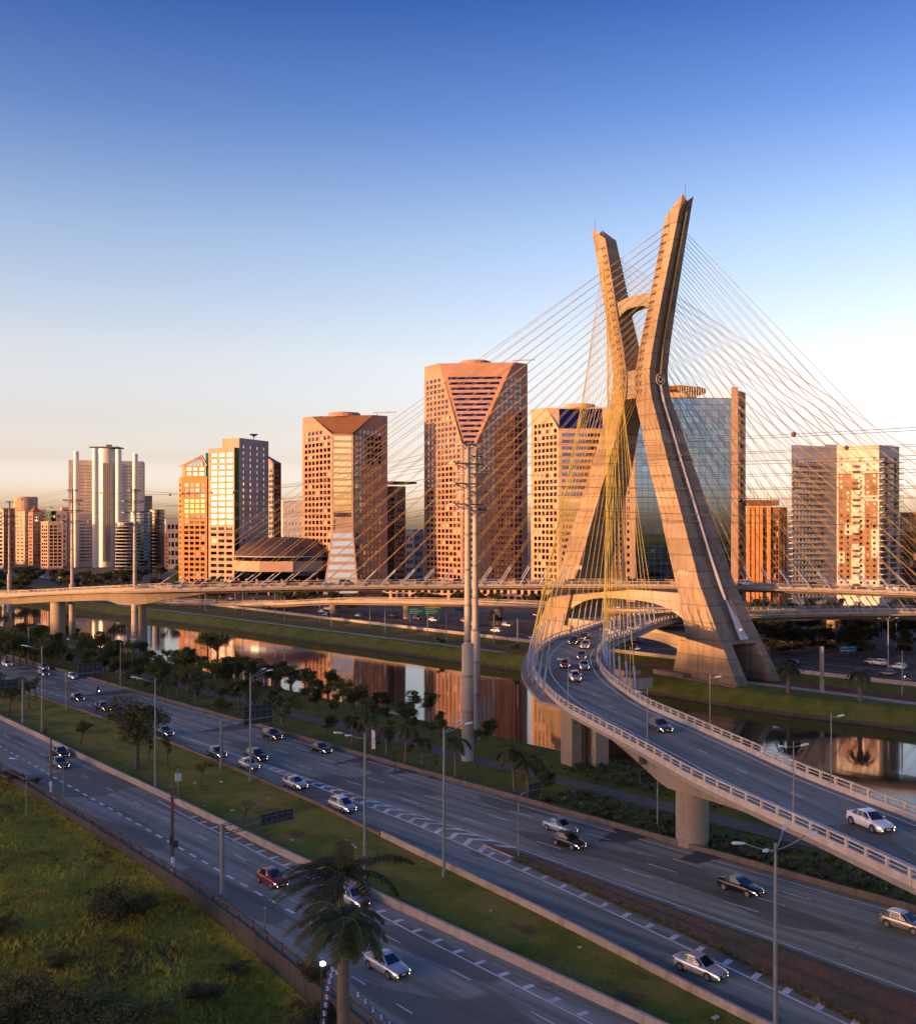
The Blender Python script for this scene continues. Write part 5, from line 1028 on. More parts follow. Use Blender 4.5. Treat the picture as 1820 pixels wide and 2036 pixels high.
def car_meshes(kind):
    if kind in CM: return CM[kind]
    k = KINDS[kind]; st = k['st']; b = MB(); n = 12
    for x, zb, zs, hw in st:
        half = [(hw * .86, zb), (hw * .98, zb + .12), (hw, zb + (zs - zb) * .5), (hw * .975, zs - .09), (hw * .88, zs), (hw * .45, zs + .025)]
        b.v.extend([(x, y, z) for y, z in half] + [(x, -y, z) for y, z in reversed(half)])
    for i in range(len(st) - 1):
        for j in range(n): b.f.append((i * n + j, i * n + (j + 1) % n, (i + 1) * n + (j + 1) % n, (i + 1) * n + j))
    b.f += [tuple(range(n)), tuple((len(st) - 1) * n + j for j in range(n - 1, -1, -1))]
    wf, rf, rr, rb, belt = k['gh']; HH = k['H']; W_ = k['W'] / 2; w0, w1 = W_ * .90, W_ * .68
    base = [(wf, w0 * .84), (wf - .35, w0 * .97), (0, w0), (rr * .75, w0 * .99), (rb + .2, w0 * .94), (rb, w0 * .8)]
    top = [(rf, w1 * .86, -.03), (rf - .25, w1 * .97, .0), (-.15, w1, .02), (rr * .7, w1 * .98, .012), (rr + .1, w1 * .92, -.025), (rr, w1 * .8, -.04)]
    o = len(b.v); m = 6
    for sg in (1, -1):
        b.v.extend([(x, sg * y, belt - .03) for x, y in base]); b.v.extend([(x, sg * y, HH + dz) for x, y, dz in top])
    ix = lambda sd, lv, i: o + sd * 12 + lv * 6 + i
    for sd in (0, 1):
        for i in range(5):
            f = (ix(sd, 0, i), ix(sd, 0, i + 1), ix(sd, 1, i + 1), ix(sd, 1, i)); b.f.append(f if sd else f[::-1])
    for i in range(5): b.f.append((ix(0, 1, i), ix(0, 1, i + 1), ix(1, 1, i + 1), ix(1, 1, i)))
    b.f.append((ix(0, 0, 0), ix(0, 1, 0), ix(1, 1, 0), ix(1, 0, 0))); b.f.append((ix(0, 0, 5), ix(1, 0, 5), ix(1, 1, 5), ix(0, 1, 5)))
    for sg in (1, -1):
        for wx in (k['wb'], -k['wb']):                                    # dark wheel arches
            b.add([(wx + .40 * math.cos(a), sg * (W_ - .005 + (.012 if abs(wx) > 0 else 0)), .34 + .40 * math.sin(a)) for a in np.linspace(-.15, math.pi + .15, 12)], [tuple(range(12))], 1)
    b.m = [0] * (len(b.f) - 4) + [1] * 4
    def V(i): return np.array(b.v[i])
    def inset(idx, fr=.09, off=.012):
        p = [V(i) for i in idx]; c = sum(p) / len(p); nn = np.cross(p[1] - p[0], p[2] - p[0]); nn /= np.linalg.norm(nn); mid = np.array([c[0] * .98, 0, c[2] - .2]); nn = nn if nn @ (c - np.array([0, 0, .9])) > 0 else -nn
        return [c + (q - c) * (1 - fr) + nn * off for q in p]
    parts = []; body = b.mesh('body_' + kind, [PAINT['silver'], trim_m], smooth_=False)
    for pl in body.polygons: pl.use_smooth = pl.index < (len(st) - 1) * n
    parts.append(('body', body))
    def pm(name, faces, m_):
        q = MB()
        for f in faces: q.face(f)
        parts.append((name, q.mesh(name + '_' + kind, m_)))
    pm('windscreen', [inset((ix(0, 0, 0), ix(0, 1, 0), ix(1, 1, 0), ix(1, 0, 0)), .07)], glass_car); pm('rear_window', [inset((ix(0, 0, 5), ix(1, 0, 5), ix(1, 1, 5), ix(0, 1, 5)), .12)], glass_car)
    for sd in (0, 1):
        sgn = 1 if sd == 0 else -1
        def SP(i, a, b_): return (V(ix(sd, 0, i)) * (1 - a) + V(ix(sd, 0, i + 1)) * a) * (1 - b_) + (V(ix(sd, 1, i)) * (1 - a) + V(ix(sd, 1, i + 1)) * a) * b_ + np.array([0, sgn * .014, .008])
        for grp in ((0, 1), (2,), (3, 4)):
            fs = []
            for i in grp:
                a0 = .35 if i == 0 else (.06 if i == grp[0] else 0.0); a1 = .6 if i == 4 else (.94 if i == grp[-1] else 1.0)
                fs.append([SP(i, a0, .14), SP(i, a1, .14), SP(i, a1, .86), SP(i, a0 if i else .0 + .35, .86)])
            pm('side_window', fs, glass_car)
    f0 = st[1]; xh = st[1][0] - .02
    hl, fg, tl = [], [], []
    for sg in (1, -1):
        q = MB(); q.add([(xh - .20, sg * (f0[3] + .06), f0[2] - .05), (xh - .02, sg * (f0[3] + .015), f0[2] - .08), (xh + .085, sg * (f0[3] - .20), f0[2] - .11), (xh + .09, sg * (f0[3] - .20), f0[2] - .19), (xh + .02, sg * (f0[3] + .025), f0[2] - .17), (xh - .20, sg * (f0[3] + .08), f0[2] - .11)], [(0, 1, 4, 5), (1, 2, 3, 4)]); parts.append(('headlight', q.mesh('headlight_' + kind, lens_m)))
        q = MB(); q.tube([(xh + .0, sg * (f0[3] - .14), f0[1] + .14), (xh + .1, sg * (f0[3] - .16), f0[1] + .14)], .05, 8); parts.append(('fog_light', q.mesh('fog_' + kind, fog_m)))
        r0 = st[-2]; q = MB(); q.add([(r0[0] + .22, sg * (r0[3] + .06), r0[2] - .08), (r0[0] - .03, sg * (r0[3] + .012), r0[2] - .1), (r0[0] - .10, sg * (r0[3] - .2), r0[2] - .12), (r0[0] - .12, sg * (r0[3] - .2), r0[2] - .32), (r0[0] - .04, sg * (r0[3] + .02), r0[2] - .3), (r0[0] + .22, sg * (r0[3] + .08), r0[2] - .24)], [(0, 1, 4, 5), (1, 2, 3, 4)]); parts.append(('tail_light', q.mesh('tail_' + kind, tail_m)))
        q = MB(); q.box((wf - .42, sg * (W_ + .05), belt + .06), (.12, .2, .14)); parts.append(('side_mirror', q.mesh('mirror_' + kind, [PAINT['silver']])))
    xf = st[0][0]; q = MB(); q.box((xf + .005, 0, st[0][2] - .09), (.05, .9, .14)); q.box((xf - .01, 0, st[0][1] + .02), (.06, 1.05, .14)); parts.append(('grille', q.mesh('grille_' + kind, trim_m)))
    q = MB(); q.box((xf + .03, 0, st[0][1] + .13), (.02, .42, .13)); parts.append(('number_plate', q.mesh('plate_' + kind, plate_m)))
    q = MB(); R_ = .33 if kind != 'suv' else .37; q.tube([(0, -.10, 0), (0, -.085, 0), (0, .085, 0), (0, .10, 0)], [R_ * .93, R_, R_, R_ * .93], 20); tyre = q.mesh('tyre_' + kind, tyre_m)
    q = MB(); q.tube([(0, -.108, 0), (0, .108, 0)], R_ * .66, 14)
    for a in range(5): q.box((R_ * .40 * math.cos(a * 1.2566), .112, R_ * .40 * math.sin(a * 1.2566)), (.09, .012, .09))
    rim = q.mesh('rim_' + kind, rim_m); CM[kind] = (parts, tyre, rim, R_); return CM[kind]
def car(label, kind, col, xyz, ang, lit=True, group=None, detail=True, cat='car', pitch=0.0):
    parts, tyre, rim, R_ = car_meshes(kind); k = KINDS[kind]; t = thing('car', label, cat, xyz, ang, group); t.rotation_euler = (0, pitch, ang)
    for nm, me in parts:
        if not detail and nm in ('fog_light', 'number_plate', 'side_mirror', 'grille'): continue
        if not lit and nm == 'fog_light': continue
        o = bpy.data.objects.new(nm, me); COL.objects.link(o); o.parent = t
        if nm in ('body', 'side_mirror'): o.material_slots[0].link = 'OBJECT'; o.material_slots[0].material = PAINT[col]
        if nm == 'headlight' and not lit: o.material_slots[0].link = 'OBJECT'; o.material_slots[0].material = off_m
    for wx in (k['wb'], -k['wb']):
        for sg in (1, -1):
            o = bpy.data.objects.new('wheel', tyre); COL.objects.link(o); o.parent = t; o.location = (wx, sg * (k['W'] / 2 - .075), R_)
            if detail: r_ = bpy.data.objects.new('rim', rim); COL.objects.link(r_); r_.parent = o
    return t
def road_car(label, kind, col, px_, py_, **kw):
    p = g(px_, py_); car(label, kind, col, (float(p[0]), float(p[1]), .008), kw.pop('ang', ROAD_ANG), **kw)
for a in [('silver sedan on the slip road, headlights lit, nearest the four-armed lamp', 'sedan', 'silver', 1390, 1934), ('black sedan on the main road under the curved deck', 'sedan', 'black', 1470, 1772), ('grey-green hatchback cut by the right picture edge on the main road', 'hatch', 'champagne', 1796, 1846),
          ('pale blue sedan on the main road just ahead of a black hatchback', 'sedan', 'bluegrey', 1112, 1652), ('black hatchback beside the pale blue sedan on the main road', 'hatch', 'black', 1130, 1682), ('silver people carrier on the slip lane beside the chevrons', 'van', 'silver', 680, 1610),
          ('silver sedan following the people carrier on the slip lane', 'sedan', 'silver', 586, 1564), ('silver hatchback in front of the tall lamp post on the slip lane', 'hatch', 'silver', 495, 1527), ('black SUV beside the silver hatchback where the chevrons begin', 'suv', 'black', 509, 1510), ('dark blue hatchback behind the steel sign post on the slip lane', 'hatch', 'darkblue', 431, 1503),
          ('black sedan alone in the right lane left of the feather flag', 'sedan', 'black', 637, 1494), ('black SUV below the second sign board', 'suv', 'black', 540, 1468), ('dark hatchback with lit headlights right of the left sign post', 'hatch', 'black', 154, 1392), ('dark SUV half hidden by the big round tree', 'suv', 'black', 205, 1412),
          ('silver car under the left sign board', 'hatch', 'silver', 145, 1349), ('silver car with lit headlights far off at the left on the main road', 'sedan', 'silver', 86, 1331), ('dark car following close to the far silver car at the left', 'sedan', 'grey', 86, 1342), ('white car at the left picture edge on the main road', 'hatch', 'white', 14, 1324), ('blue-grey car behind the big round tree on the main road', 'sedan', 'darkblue', 327, 1460),
          ('dark hatchback in front at the wall on the near road at the left', 'hatch', 'black', 121, 1503), ('dark grey sedan on the near road beside the timber pole', 'sedan', 'grey', 118, 1524), ('red hatchback partly behind the upper palm fronds', 'hatch', 'red', 541, 1757), ('silver hatchback behind the palm trunk on the near road', 'hatch', 'silver', 700, 1795), ('silver sedan on the near road right of the palm, headlights lit', 'sedan', 'silver', 768, 1930)]:
    road_car(*a)
def deck_car(label, kind, col, x, y, **kw):
    p = g(x, y, 11.3); a = low.near(p[0], p[1]); c = np.array(low.at(a)); an = low.ang(a); d_ = np.array([math.cos(an), math.sin(an)]); r = np.array([d_[1], -d_[0]]); zz = c[2]; p = g(x, y, zz); off = float((p - c[:2]) @ r); a = a + float((p - c[:2]) @ d_); q = low.at(a, float(np.clip(off, -2.2, 3.8)), .012)
    car(label, kind, col, tuple(float(v) for v in q), low.ang(a) + math.pi, **kw)
for a in [('white sedan on the curved deck at the right picture edge', 'sedan', 'white', 1728, 1646), ('dark grey sedan alone halfway down the curved deck', 'sedan', 'grey', 1310, 1452), ('white taxi with a red bonnet leading the group on the curve', 'hatch', 'white', 1142, 1352), ('red hatchback in the outer lane of the curve', 'hatch', 'red', 1122, 1326), ('silver car in the inner lane of the curve beside the red hatchback', 'sedan', 'silver', 1160, 1329),
          ('dark grey sedan behind the silver car on the curve', 'sedan', 'grey', 1155, 1309), ('pale wagon behind the dark grey sedan on the curve', 'van', 'silver', 1163, 1288), ('black SUV in the outer lane at the top of the curve', 'suv', 'black', 1140, 1280), ('black sedan at the top of the curve ahead of the tower', 'sedan', 'black', 1159, 1270), ('white car behind the yellow cables near the tower', 'hatch', 'white', 1221, 1261), ('dark car with bright headlights coming out from under the tower', 'sedan', 'grey', 1257, 1250)]:
    deck_car(*a)
taxi = [o for o in COL.objects if o.get('label', '').startswith('white taxi')][0]
q = MB(); st = KINDS['hatch']['st']; q.add([(x, sg * hw * .8, zs + .03) for x, zb, zs, hw in st[1:4] for sg in (1, -1)], [(0, 1, 3, 2), (2, 3, 5, 4)]); o = bpy.data.objects.new('bonnet_panel', q.mesh('bonnet_panel', PAINT['red'])); COL.objects.link(o); o.parent = taxi; o['label'] = 'red bonnet panel'
q = MB(); q.box((-.1, 0, 1.6), (.25, .6, .16)); o = bpy.data.objects.new('roof_sign', q.mesh('roof_sign', whitewash)); COL.objects.link(o); o.parent = taxi
cols = ['white', 'silver', 'black', 'grey', 'red', 'darkblue', 'silver', 'black']; kinds = ['hatch', 'sedan', 'suv', 'van']
n = 0; a = upp.near(-86, 284)
while a < upp.L - 60:                                   # slow queue on the upper deck, only roofs show over the parapet
    c_, k_ = cols[rnd.randrange(8)], kinds[rnd.randrange(4)]; lane = -1.2 if n % 2 else 2.4; p = upp.at(a, lane, .012)
    car('small %s car in the queue on the upper bridge deck' % {'darkblue': 'dark blue'}.get(c_, c_), k_, c_, tuple(float(v) for v in p), upp.ang(a), lit=False, group='queue of cars on the upper bridge deck', detail=False); a += rnd.uniform(5.5, 11); n += 1
for i in range(46):                                      # traffic on the far riverside roads
    s = -520 + i * 11.5 + rnd.uniform(-4, 4); ln = rnd.choice([2.2, 6, 10, 20.5, 24, 27]); c_, k_ = cols[rnd.randrange(8)], kinds[rnd.randrange(4)]
    if -195 < s < -150: continue
    p = W(s, far_wob(s) + ln, .008)
    car('small %s car on the far riverside road' % {'darkblue': 'dark blue'}.get(c_, c_), k_, c_, p, ROAD_ANG + (math.pi if ln < 15 else 0), lit=False, group='cars on the far riverside road', detail=False)
for x, y, kd, c_, lb in ((1745, 1322, 'suv', 'white', 'white estate car on the far road right of the second palm'), (1783, 1330, 'van', 'silver', 'silver estate car on the far road near the right edge')):
    p = g(x, y); car(lb, kd, c_, (float(p[0]), float(p[1]), .008), ROAD_ANG + math.pi, lit=False)
for x, y, d in [(60 + i * 13, 1144 + i * 2.2, 760 - i * 15) for i in range(9)]:
    p = px(x, d); car('tiny car in the distant queue at the far left', kinds[int(x) % 4], cols[int(x) % 8], (float(p[0]), d, .0), ROAD_ANG, lit=False, group='distant queue at the far left', detail=False)

# motorcycle with its rider on the main road
def motorbike(label, rlabel, x, y, ang):
    p = g(x, y); t = thing('motorcycle', label, 'motorcycle', (float(p[0]), float(p[1]), .008), ang)
    def part(nm, q, m_, **k): o = bpy.data.objects.new(nm, q.mesh(nm, m_, **k)); COL.objects.link(o); o.parent = t; return o
    for wx in (.68, -.62): q = MB(); q.tube([(wx, -.06, .31), (wx, .06, .31)], .31, 18); w_ = part('wheel', q, tyre_m); q = MB(); q.tube([(wx, -.065, .31), (wx, .065, .31)], .2, 14); o = bpy.data.objects.new('rim', q.mesh('rim', rim_m)); COL.objects.link(o); o.parent = w_
    q = MB(); q.tube([(.45, 0, .78), (.2, 0, .86), (-.1, 0, .78)], [.1, .16, .1], 10); part('fuel_tank', q, PAINT['black'], smooth_=True); q = MB(); q.tube([(-.08, 0, .8), (-.4, 0, .8), (-.78, 0, .88)], [.12, .13, .07], 8); part('seat', q, trim_m); q = MB(); q.box((.08, 0, .45), (.42, .3, .36)); q.tube([(.1, .16, .3), (-.7, .2, .42)], .05, 6); part('engine', q, rim_m)
    q = MB(); q.tube([(.68, .09, .31), (.46, .09, .95)], .03, 6); q.tube([(.68, -.09, .31), (.46, -.09, .95)], .03, 6); q.tube([(.36, .36, 1.02), (.46, 0, .98), (.36, -.36, 1.02)], .02, 6); part('fork', q, rim_m); q = MB(); q.lathe((.6, 0, .8), [(.03, -.1), (.1, -.05), (.1, .05), (.03, .1)], 10); part('headlight', q, lens_m)
    r = thing('person', rlabel, 'person', (float(p[0]), float(p[1]), .008), ang); me = bpy.data.meshes.new('body')
    J = [(-.22, 0, .92), (-.14, 0, 1.12), (-.02, 0, 1.38), (.04, 0, 1.5), (.08, 0, 1.62), (.02, .2, 1.4), (.2, .3, 1.2), (.38, .3, 1.06), (.02, -.2, 1.4), (.2, -.3, 1.2), (.38, -.3, 1.06), (-.15, .14, .9), (.2, .2, .78), (.0, .2, .4), (.14, .2, .34), (-.15, -.14, .9), (.2, -.2, .78), (.0, -.2, .4), (.14, -.2, .34)]
    Eg = [(0, 1), (1, 2), (2, 3), (3, 4), (2, 5), (5, 6), (6, 7), (2, 8), (8, 9), (9, 10), (0, 11), (11, 12), (12, 13), (13, 14), (0, 15), (15, 16), (16, 17), (17, 18)]; me.from_pydata(J, Eg, []); me.materials.append(mat('rider_jacket', (.025, .025, .03), .8, .2, 3))
    o = bpy.data.objects.new('body', me); COL.objects.link(o); o.parent = r; md = o.modifiers.new('skin', 'SKIN'); rad = [.15, .15, .17, .07, .08, .08, .055, .045, .08, .055, .045, .1, .075, .055, .05, .1, .075, .055, .05]
    for i, v_ in enumerate(me.skin_vertices[0].data): v_.radius = (rad[i], rad[i]); v_.use_root = i == 0
    o.modifiers.new('sub', 'SUBSURF').levels = 1; o.modifiers['sub'].render_levels = 1
    q = MB(); q.lathe((.1, 0, 1.70), [(.03, -.14), (.12, -.1), (.15, 0), (.13, .09), (.05, .14)], 14); h_ = bpy.data.objects.new('helmet', q.mesh('helmet', PAINT['black'], smooth_=True)); COL.objects.link(h_); h_.parent = r
    q = MB(); q.box((.225, 0, 1.71), (.05, .2, .1)); h2 = bpy.data.objects.new('visor', q.mesh('visor', glass_car)); COL.objects.link(h2); h2.parent = h_
motorbike('black motorcycle with lit headlight on the main road', 'rider in dark jacket and black helmet on the main road motorcycle', 195, 1380, ROAD_ANG)
motorbike('dark motorcycle on the far road at the right edge', 'rider in dark clothes on the far road motorcycle', 1802, 1352, ROAD_ANG + math.pi)
# ------------------------------------------------------------------ vegetation
bark = mat('tree_bark', (.085, .065, .05), .9, .3, 2); palm_bark = mat('palm_bark', (.12, .10, .085), .9, .25, 1.0, stretch=(1, 1, 5))
LEAF = dict(dark=leafmat('leaf_dark', (.062, .088, .026), .6), mid=leafmat('leaf_mid', (.105, .13, .036), .6), olive=leafmat('leaf_olive', (.105, .105, .034), .6), far=leafmat('leaf_far', (.042, .054, .022)), yellow=leafmat('leaf_yellow', (.16, .13, .03)), palm=leafmat('palm_frond', (.050, .058, .017), .4, .12), red=leafmat('leaf_reddish', (.09, .06, .03)))
def rv(r): 
    while True:
        v = np.array([r.uniform(-1, 1) for _ in range(3)])
        if .01 < v @ v < 1: return v
def leaf(q, c, sz, r, flat=0.0):
    a = rv(r); a[2] *= (1 - flat); a /= np.linalg.norm(a); b = np.cross(a, rv(r)); b /= np.linalg.norm(b); L, Wd = sz * r.uniform(.7, 1.3), sz * r.uniform(.35, .6)
    q.face([c - a * L * .5, c + b * Wd * .5, c + a * L * .5, c - b * Wd * .5])
def tree_meshes(seed, h, cw, ch, clumps, per, lsz, trunk_h=.35, lm='mid', lean=0.0, gap=.0, shape=1.0):
    r = random.Random(seed); tr = MB(); cr = MB(); zc = h - ch / 2; x0 = lean * h * .3
    tr.tube([(0, 0, -.3), (x0 * .2, 0, h * trunk_h * .5), (x0 * .5, .05 * h * .3, h * trunk_h), (x0, 0, zc)], [.03 * h + .05, .024 * h + .03, .02 * h, .008 * h], 7)
    lobes = []
    for k in range(max(4, clumps // 8)):
        v = rv(r); v = v / np.linalg.norm(v) * r.uniform(.35, .82); v[2] = v[2] * (1 if v[2] > 0 else .7); lobes.append((v, r.uniform(.26, .5)))
    for k in range(clumps):
        lb_, sp_ = lobes[r.randrange(len(lobes))]; v = lb_ + rv(r) * sp_; c = np.array([x0 + v[0] * cw / 2, v[1] * cw / 2, zc + v[2] * ch / 2 * shape])
        st_ = np.array([x0 * .6, 0, h * trunk_h + (zc - h * trunk_h) * r.uniform(0, .7)])
        if k % 2 == 0: tr.tube([st_, (st_ + c) / 2 + np.array([0, 0, -.06 * h * r.random()]), c], [.010 * h + .01, .006 * h + .008, .003 * h + .004], 4)
        rr = cw * r.uniform(.06, .17)
        for i in range(per):
            d = rv(r); leaf(cr, c + d * rr * np.array([1, 1, .7]), lsz, r)
    return tr.mesh('trunk', bark), cr.mesh('crown', LEAF[lm])
TP_ = {}
def proto(kind):
    if kind in TP_: return TP_[kind]
    k = dict(round1=(11, 8, 7.5, 6.2, 60, 46, .42, .3, 'mid'), round2=(12, 8, 6.5, 5.6, 54, 46, .42, .32, 'dark'), round3=(13, 7, 6.5, 4.6, 46, 44, .4, .35, 'mid', .3), umbrella=(14, 9, 8.5, 3.6, 42, 46, .40, .55, 'dark', .15), tall=(15, 10, 5.2, 6.8, 50, 46, .42, .3, 'dark', .1), bush=(16, 2.4, 3.4, 2.3, 26, 40, .3, .1, 'mid'), olive=(17, 6, 6, 4, 40, 40, .36, .35, 'olive', .2), yellow=(18, 5, 6, 2.6, 26, 40, .30, .5, 'yellow', .5), far1=(19, 9, 9, 7, 46, 30, .7, .25, 'far'), far2=(20, 8, 8, 6, 42, 30, .7, .28, 'far', .2), big=(21, 12, 10.5, 9.0, 92, 60, .42, .3, 'olive', .05), thin=(22, 6.5, 3.4, 3.6, 22, 34, .32, .42, 'olive', .1), dry=(24, 2.4, 3.4, 2.0, 24, 36, .26, .1, 'red'), shrub=(25, 3, 4.4, 2.8, 70, 46, .17, .05, 'olive'), fbush=(23, 2.6, 4.2, 2.4, 22, 30, .45, .05, 'far'))[kind]
    TP_[kind] = (tree_meshes(*k), k[1]); return TP_[kind]
def put(name, label, kind, xyz, h, group=None, cat='tree', rz=None, wide=1.0):
    (tm, cm_), h0 = proto(kind); s = h / h0; t = thing(name, label, cat, xyz, rnd.uniform(0, 6.28) if rz is None else rz, group); t.scale = (s * wide, s * wide, s)
    for nm, me in (('trunk', tm), ('crown', cm_)): o = bpy.data.objects.new(nm, me); COL.objects.link(o); o.parent = t
    return t
def palm_meshes(seed, h, nf, fl, lean=0.0, wind=(0, 0), droop=1.0, r0=.2, shaft=False, lf=34, lw=.05, ll=.55, up=.75):
    r = random.Random(seed); tr = MB(); cr = MB(); tr.tube([(0, 0, -.4), (lean * .2, 0, h * .3), (lean * .6, 0, h * .7), (lean, 0, h)], [r0 * 1.3, r0, r0 * .95, r0 * .75], 12); top = np.array([lean, 0, h + (1.2 if shaft else 0)])
    for k in range(nf):
        a = 2 * math.pi * k / nf + r.uniform(-.2, .2); el = r.uniform(-.1, up) if k % 3 else r.uniform(.3, max(.6, up + .15)); d = np.array([math.cos(a) * math.cos(el), math.sin(a) * math.cos(el), math.sin(el)]); p = top.copy(); pts = [p.copy()]; v = d.copy(); n = 12; L = fl * r.uniform(.85, 1.12)
        for i in range(n):
            u = i / n; v = v + np.array([wind[0] * .16, wind[1] * .16, -.13 * droop * (1 + u)]); v /= np.linalg.norm(v); p = p + v * L / n; pts.append(p.copy())
        cr.tube(pts, [.035 * (1 - .8 * i / n) + .006 for i in range(n + 1)], 4)
        for i in range(lf):
            u = .08 + .92 * i / lf; j = min(n - 1, int(u * n)); f_ = u * n - j; q0 = pts[j] * (1 - f_) + pts[j + 1] * f_; dv = pts[j + 1] - pts[j]; dv /= np.linalg.norm(dv); sd = np.cross(dv, [0, 0, 1]); sd /= (np.linalg.norm(sd) + 1e-6); up_ = np.cross(sd, dv)
            for sg in (1, -1):
                ln = ll * math.sin(math.pi * min(1, u * .85 + .12)) * r.uniform(.8, 1.15) + .08; dr = sd * sg * .8 + dv * .55 + up_ * r.uniform(-.1, .25) + np.array([wind[0] * .5, wind[1] * .5, -.30 * droop + r.uniform(-.2, .1)]); dr /= np.linalg.norm(dr)
                mid = q0 + dr * ln * .5; tip = q0 + dr * ln + np.array([wind[0], wind[1], -.35]) * ln * .35; wv = dv * lw * (1 + .3 * r.random())
                cr.face([q0 - wv * .4, q0 + wv * .4, mid + wv * .6, mid - wv * .6]); cr.face([mid - wv * .6, mid + wv * .6, tip])
    return tr.mesh('trunk', palm_bark), cr.mesh('crown', LEAF['palm'])
PM = {}
def palm(label, kind, xyz, group=None, rz=None, s=1.0, cat='palm tree'):
    spec = dict(bank1=(31, 3.6, 13, 2.4, .2, (-.2, 0), 1.1, .14, False, 24, .09, .6), bank2=(32, 4.6, 12, 2.6, .4, (-.3, 0), 1.2, .14, False, 24, .09, .65), far=(33, 4.0, 12, 2.6, .1, (-.1, 0), 1.2, .3, False, 20, .12, .7))
    if kind not in PM: PM[kind] = palm_meshes(*spec[kind])
    t = thing('palm_tree', label, cat, xyz, rnd.uniform(0, 6.28) if rz is None else rz, group); t.scale = (s, s, s)
    for nm, me in zip(('trunk', 'crown'), PM[kind]): o = bpy.data.objects.new(nm, me); COL.objects.link(o); o.parent = t
# the two foreground palms, fronds blown to the left
for lab, x, y, d, zb, spec in (('near royal palm with a thick grey trunk and drooping wind-blown fronds', 683, 1826, 55.0, -1.9, dict(seed=41, nf=17, fl=3.4, lean=.0, wind=(-.28, 0), droop=.85, r0=.36, shaft=True, lf=84, lw=.05, ll=.8, up=.55)), ('taller royal palm behind the near one, crown streaming left in the wind', 676, 1738, 62.0, -1.9, dict(seed=44, nf=19, fl=4.5, lean=.0, wind=(-.6, 0), droop=.6, r0=.2, shaft=True, lf=84, lw=.052, ll=.85, up=.65))):
    p = at(x, y, d); hh = p[2] - zb; spec['h'] = hh - 1.2; sd_ = spec.pop('seed'); h_ = spec.pop('h'); tm, cm_ = palm_meshes(sd_, h_, spec.pop('nf'), spec.pop('fl'), **spec); t = thing('palm_tree', lab, 'palm tree', (float(p[0]), d, zb))
    for nm, me in (('trunk', tm), ('crown', cm_)): o = bpy.data.objects.new(nm, me); COL.objects.link(o); o.parent = t
    q = MB(); q.tube([(0, 0, h_ - .9), (0, 0, h_ - .3), (0, 0, h_ + .6), (0, 0, h_ + 1.3)], [.2 if d > 60 else .3, .22 if d > 60 else .33, .17 if d > 60 else .24, .08], 12); o = bpy.data.objects.new('crown_shaft', q.mesh('crown_shaft', mat('palm_shaft', (.11, .14, .035), .6, .2, 2))); COL.objects.link(o); o.parent = t
# verge trees
put('tree', 'big round olive-green tree on the verge beside the tall lamp post', 'big', gp(273, 1532), 11.8, rz=.6); put('tree', 'small round tree on the grass left of the big tree', 'round3', gp(162, 1478), 4.0, wide=1.1); put('tree', 'thin half-bare tree just right of the big tree', 'thin', gp(332, 1527), 4.6); put('tree', 'thin brownish tree behind the big tree trunk', 'thin', gp(297, 1517), 4.2)
put('tree', 'low flat yellow-tipped tree right of the tall lamp on the verge', 'yellow', gp(398, 1566), 3.8, rz=.3); 
def bare(label, xyz, h, seed, n=46, spread=1.0):
    r = random.Random(seed); q = MB(); 
    def grow(p, d, L, rad, dep):
        e = p + d * L; q.tube([p, (p + e) / 2 + rv(r) * L * .06, e], [rad, rad * .8, rad * .6], 4)
        if dep:
            for _ in range(3 if dep > 1 else 4): nd = d + rv(r) * .75 * spread; nd[2] = abs(nd[2]) * .8 + .15; nd /= np.linalg.norm(nd); grow(e, nd, L * r.uniform(.6, .85), rad * .55, dep - 1)
    for k in range(5): d = np.array([r.uniform(-.6, .6), r.uniform(-.6, .6), 1.0]); d /= np.linalg.norm(d); grow(np.array([0., 0, -.1]), d, h * .3, .05, 3)
    t = tag(q.build('bare_shrub', mat('bare_twigs', (.07, .05, .04), .9, .2, 2)), label, 'shrub'); t.location = xyz; return t
bare('leafless grey shrub on the verge above the lattice sign', gp(487, 1624), 2.8, 5)
for i, (x, y, h, k) in enumerate(((18, 1425, 7.5, 'round3'), (58, 1410, 6.2, 'umbrella'), (-6, 1405, 7.5, 'round1'), (72, 1394, 5.0, 'thin'), (40, 1396, 5.5, 'olive'))): put('tree', ['leafy tree at the left edge of the verge', 'spreading tree on the verge in front of the queueing traffic', 'dense tree cut by the left edge on the verge', 'thin bare tree next to the left lamp post', 'olive tree behind the trees at the left of the verge'][i], k, gp(x, y), h)
for s_, t_, h, sd in ((-182.0, 64.5, 1.6, 8),): bare('small leafless bush at the left end of the verge', W(s_, t_, 0), h, sd)
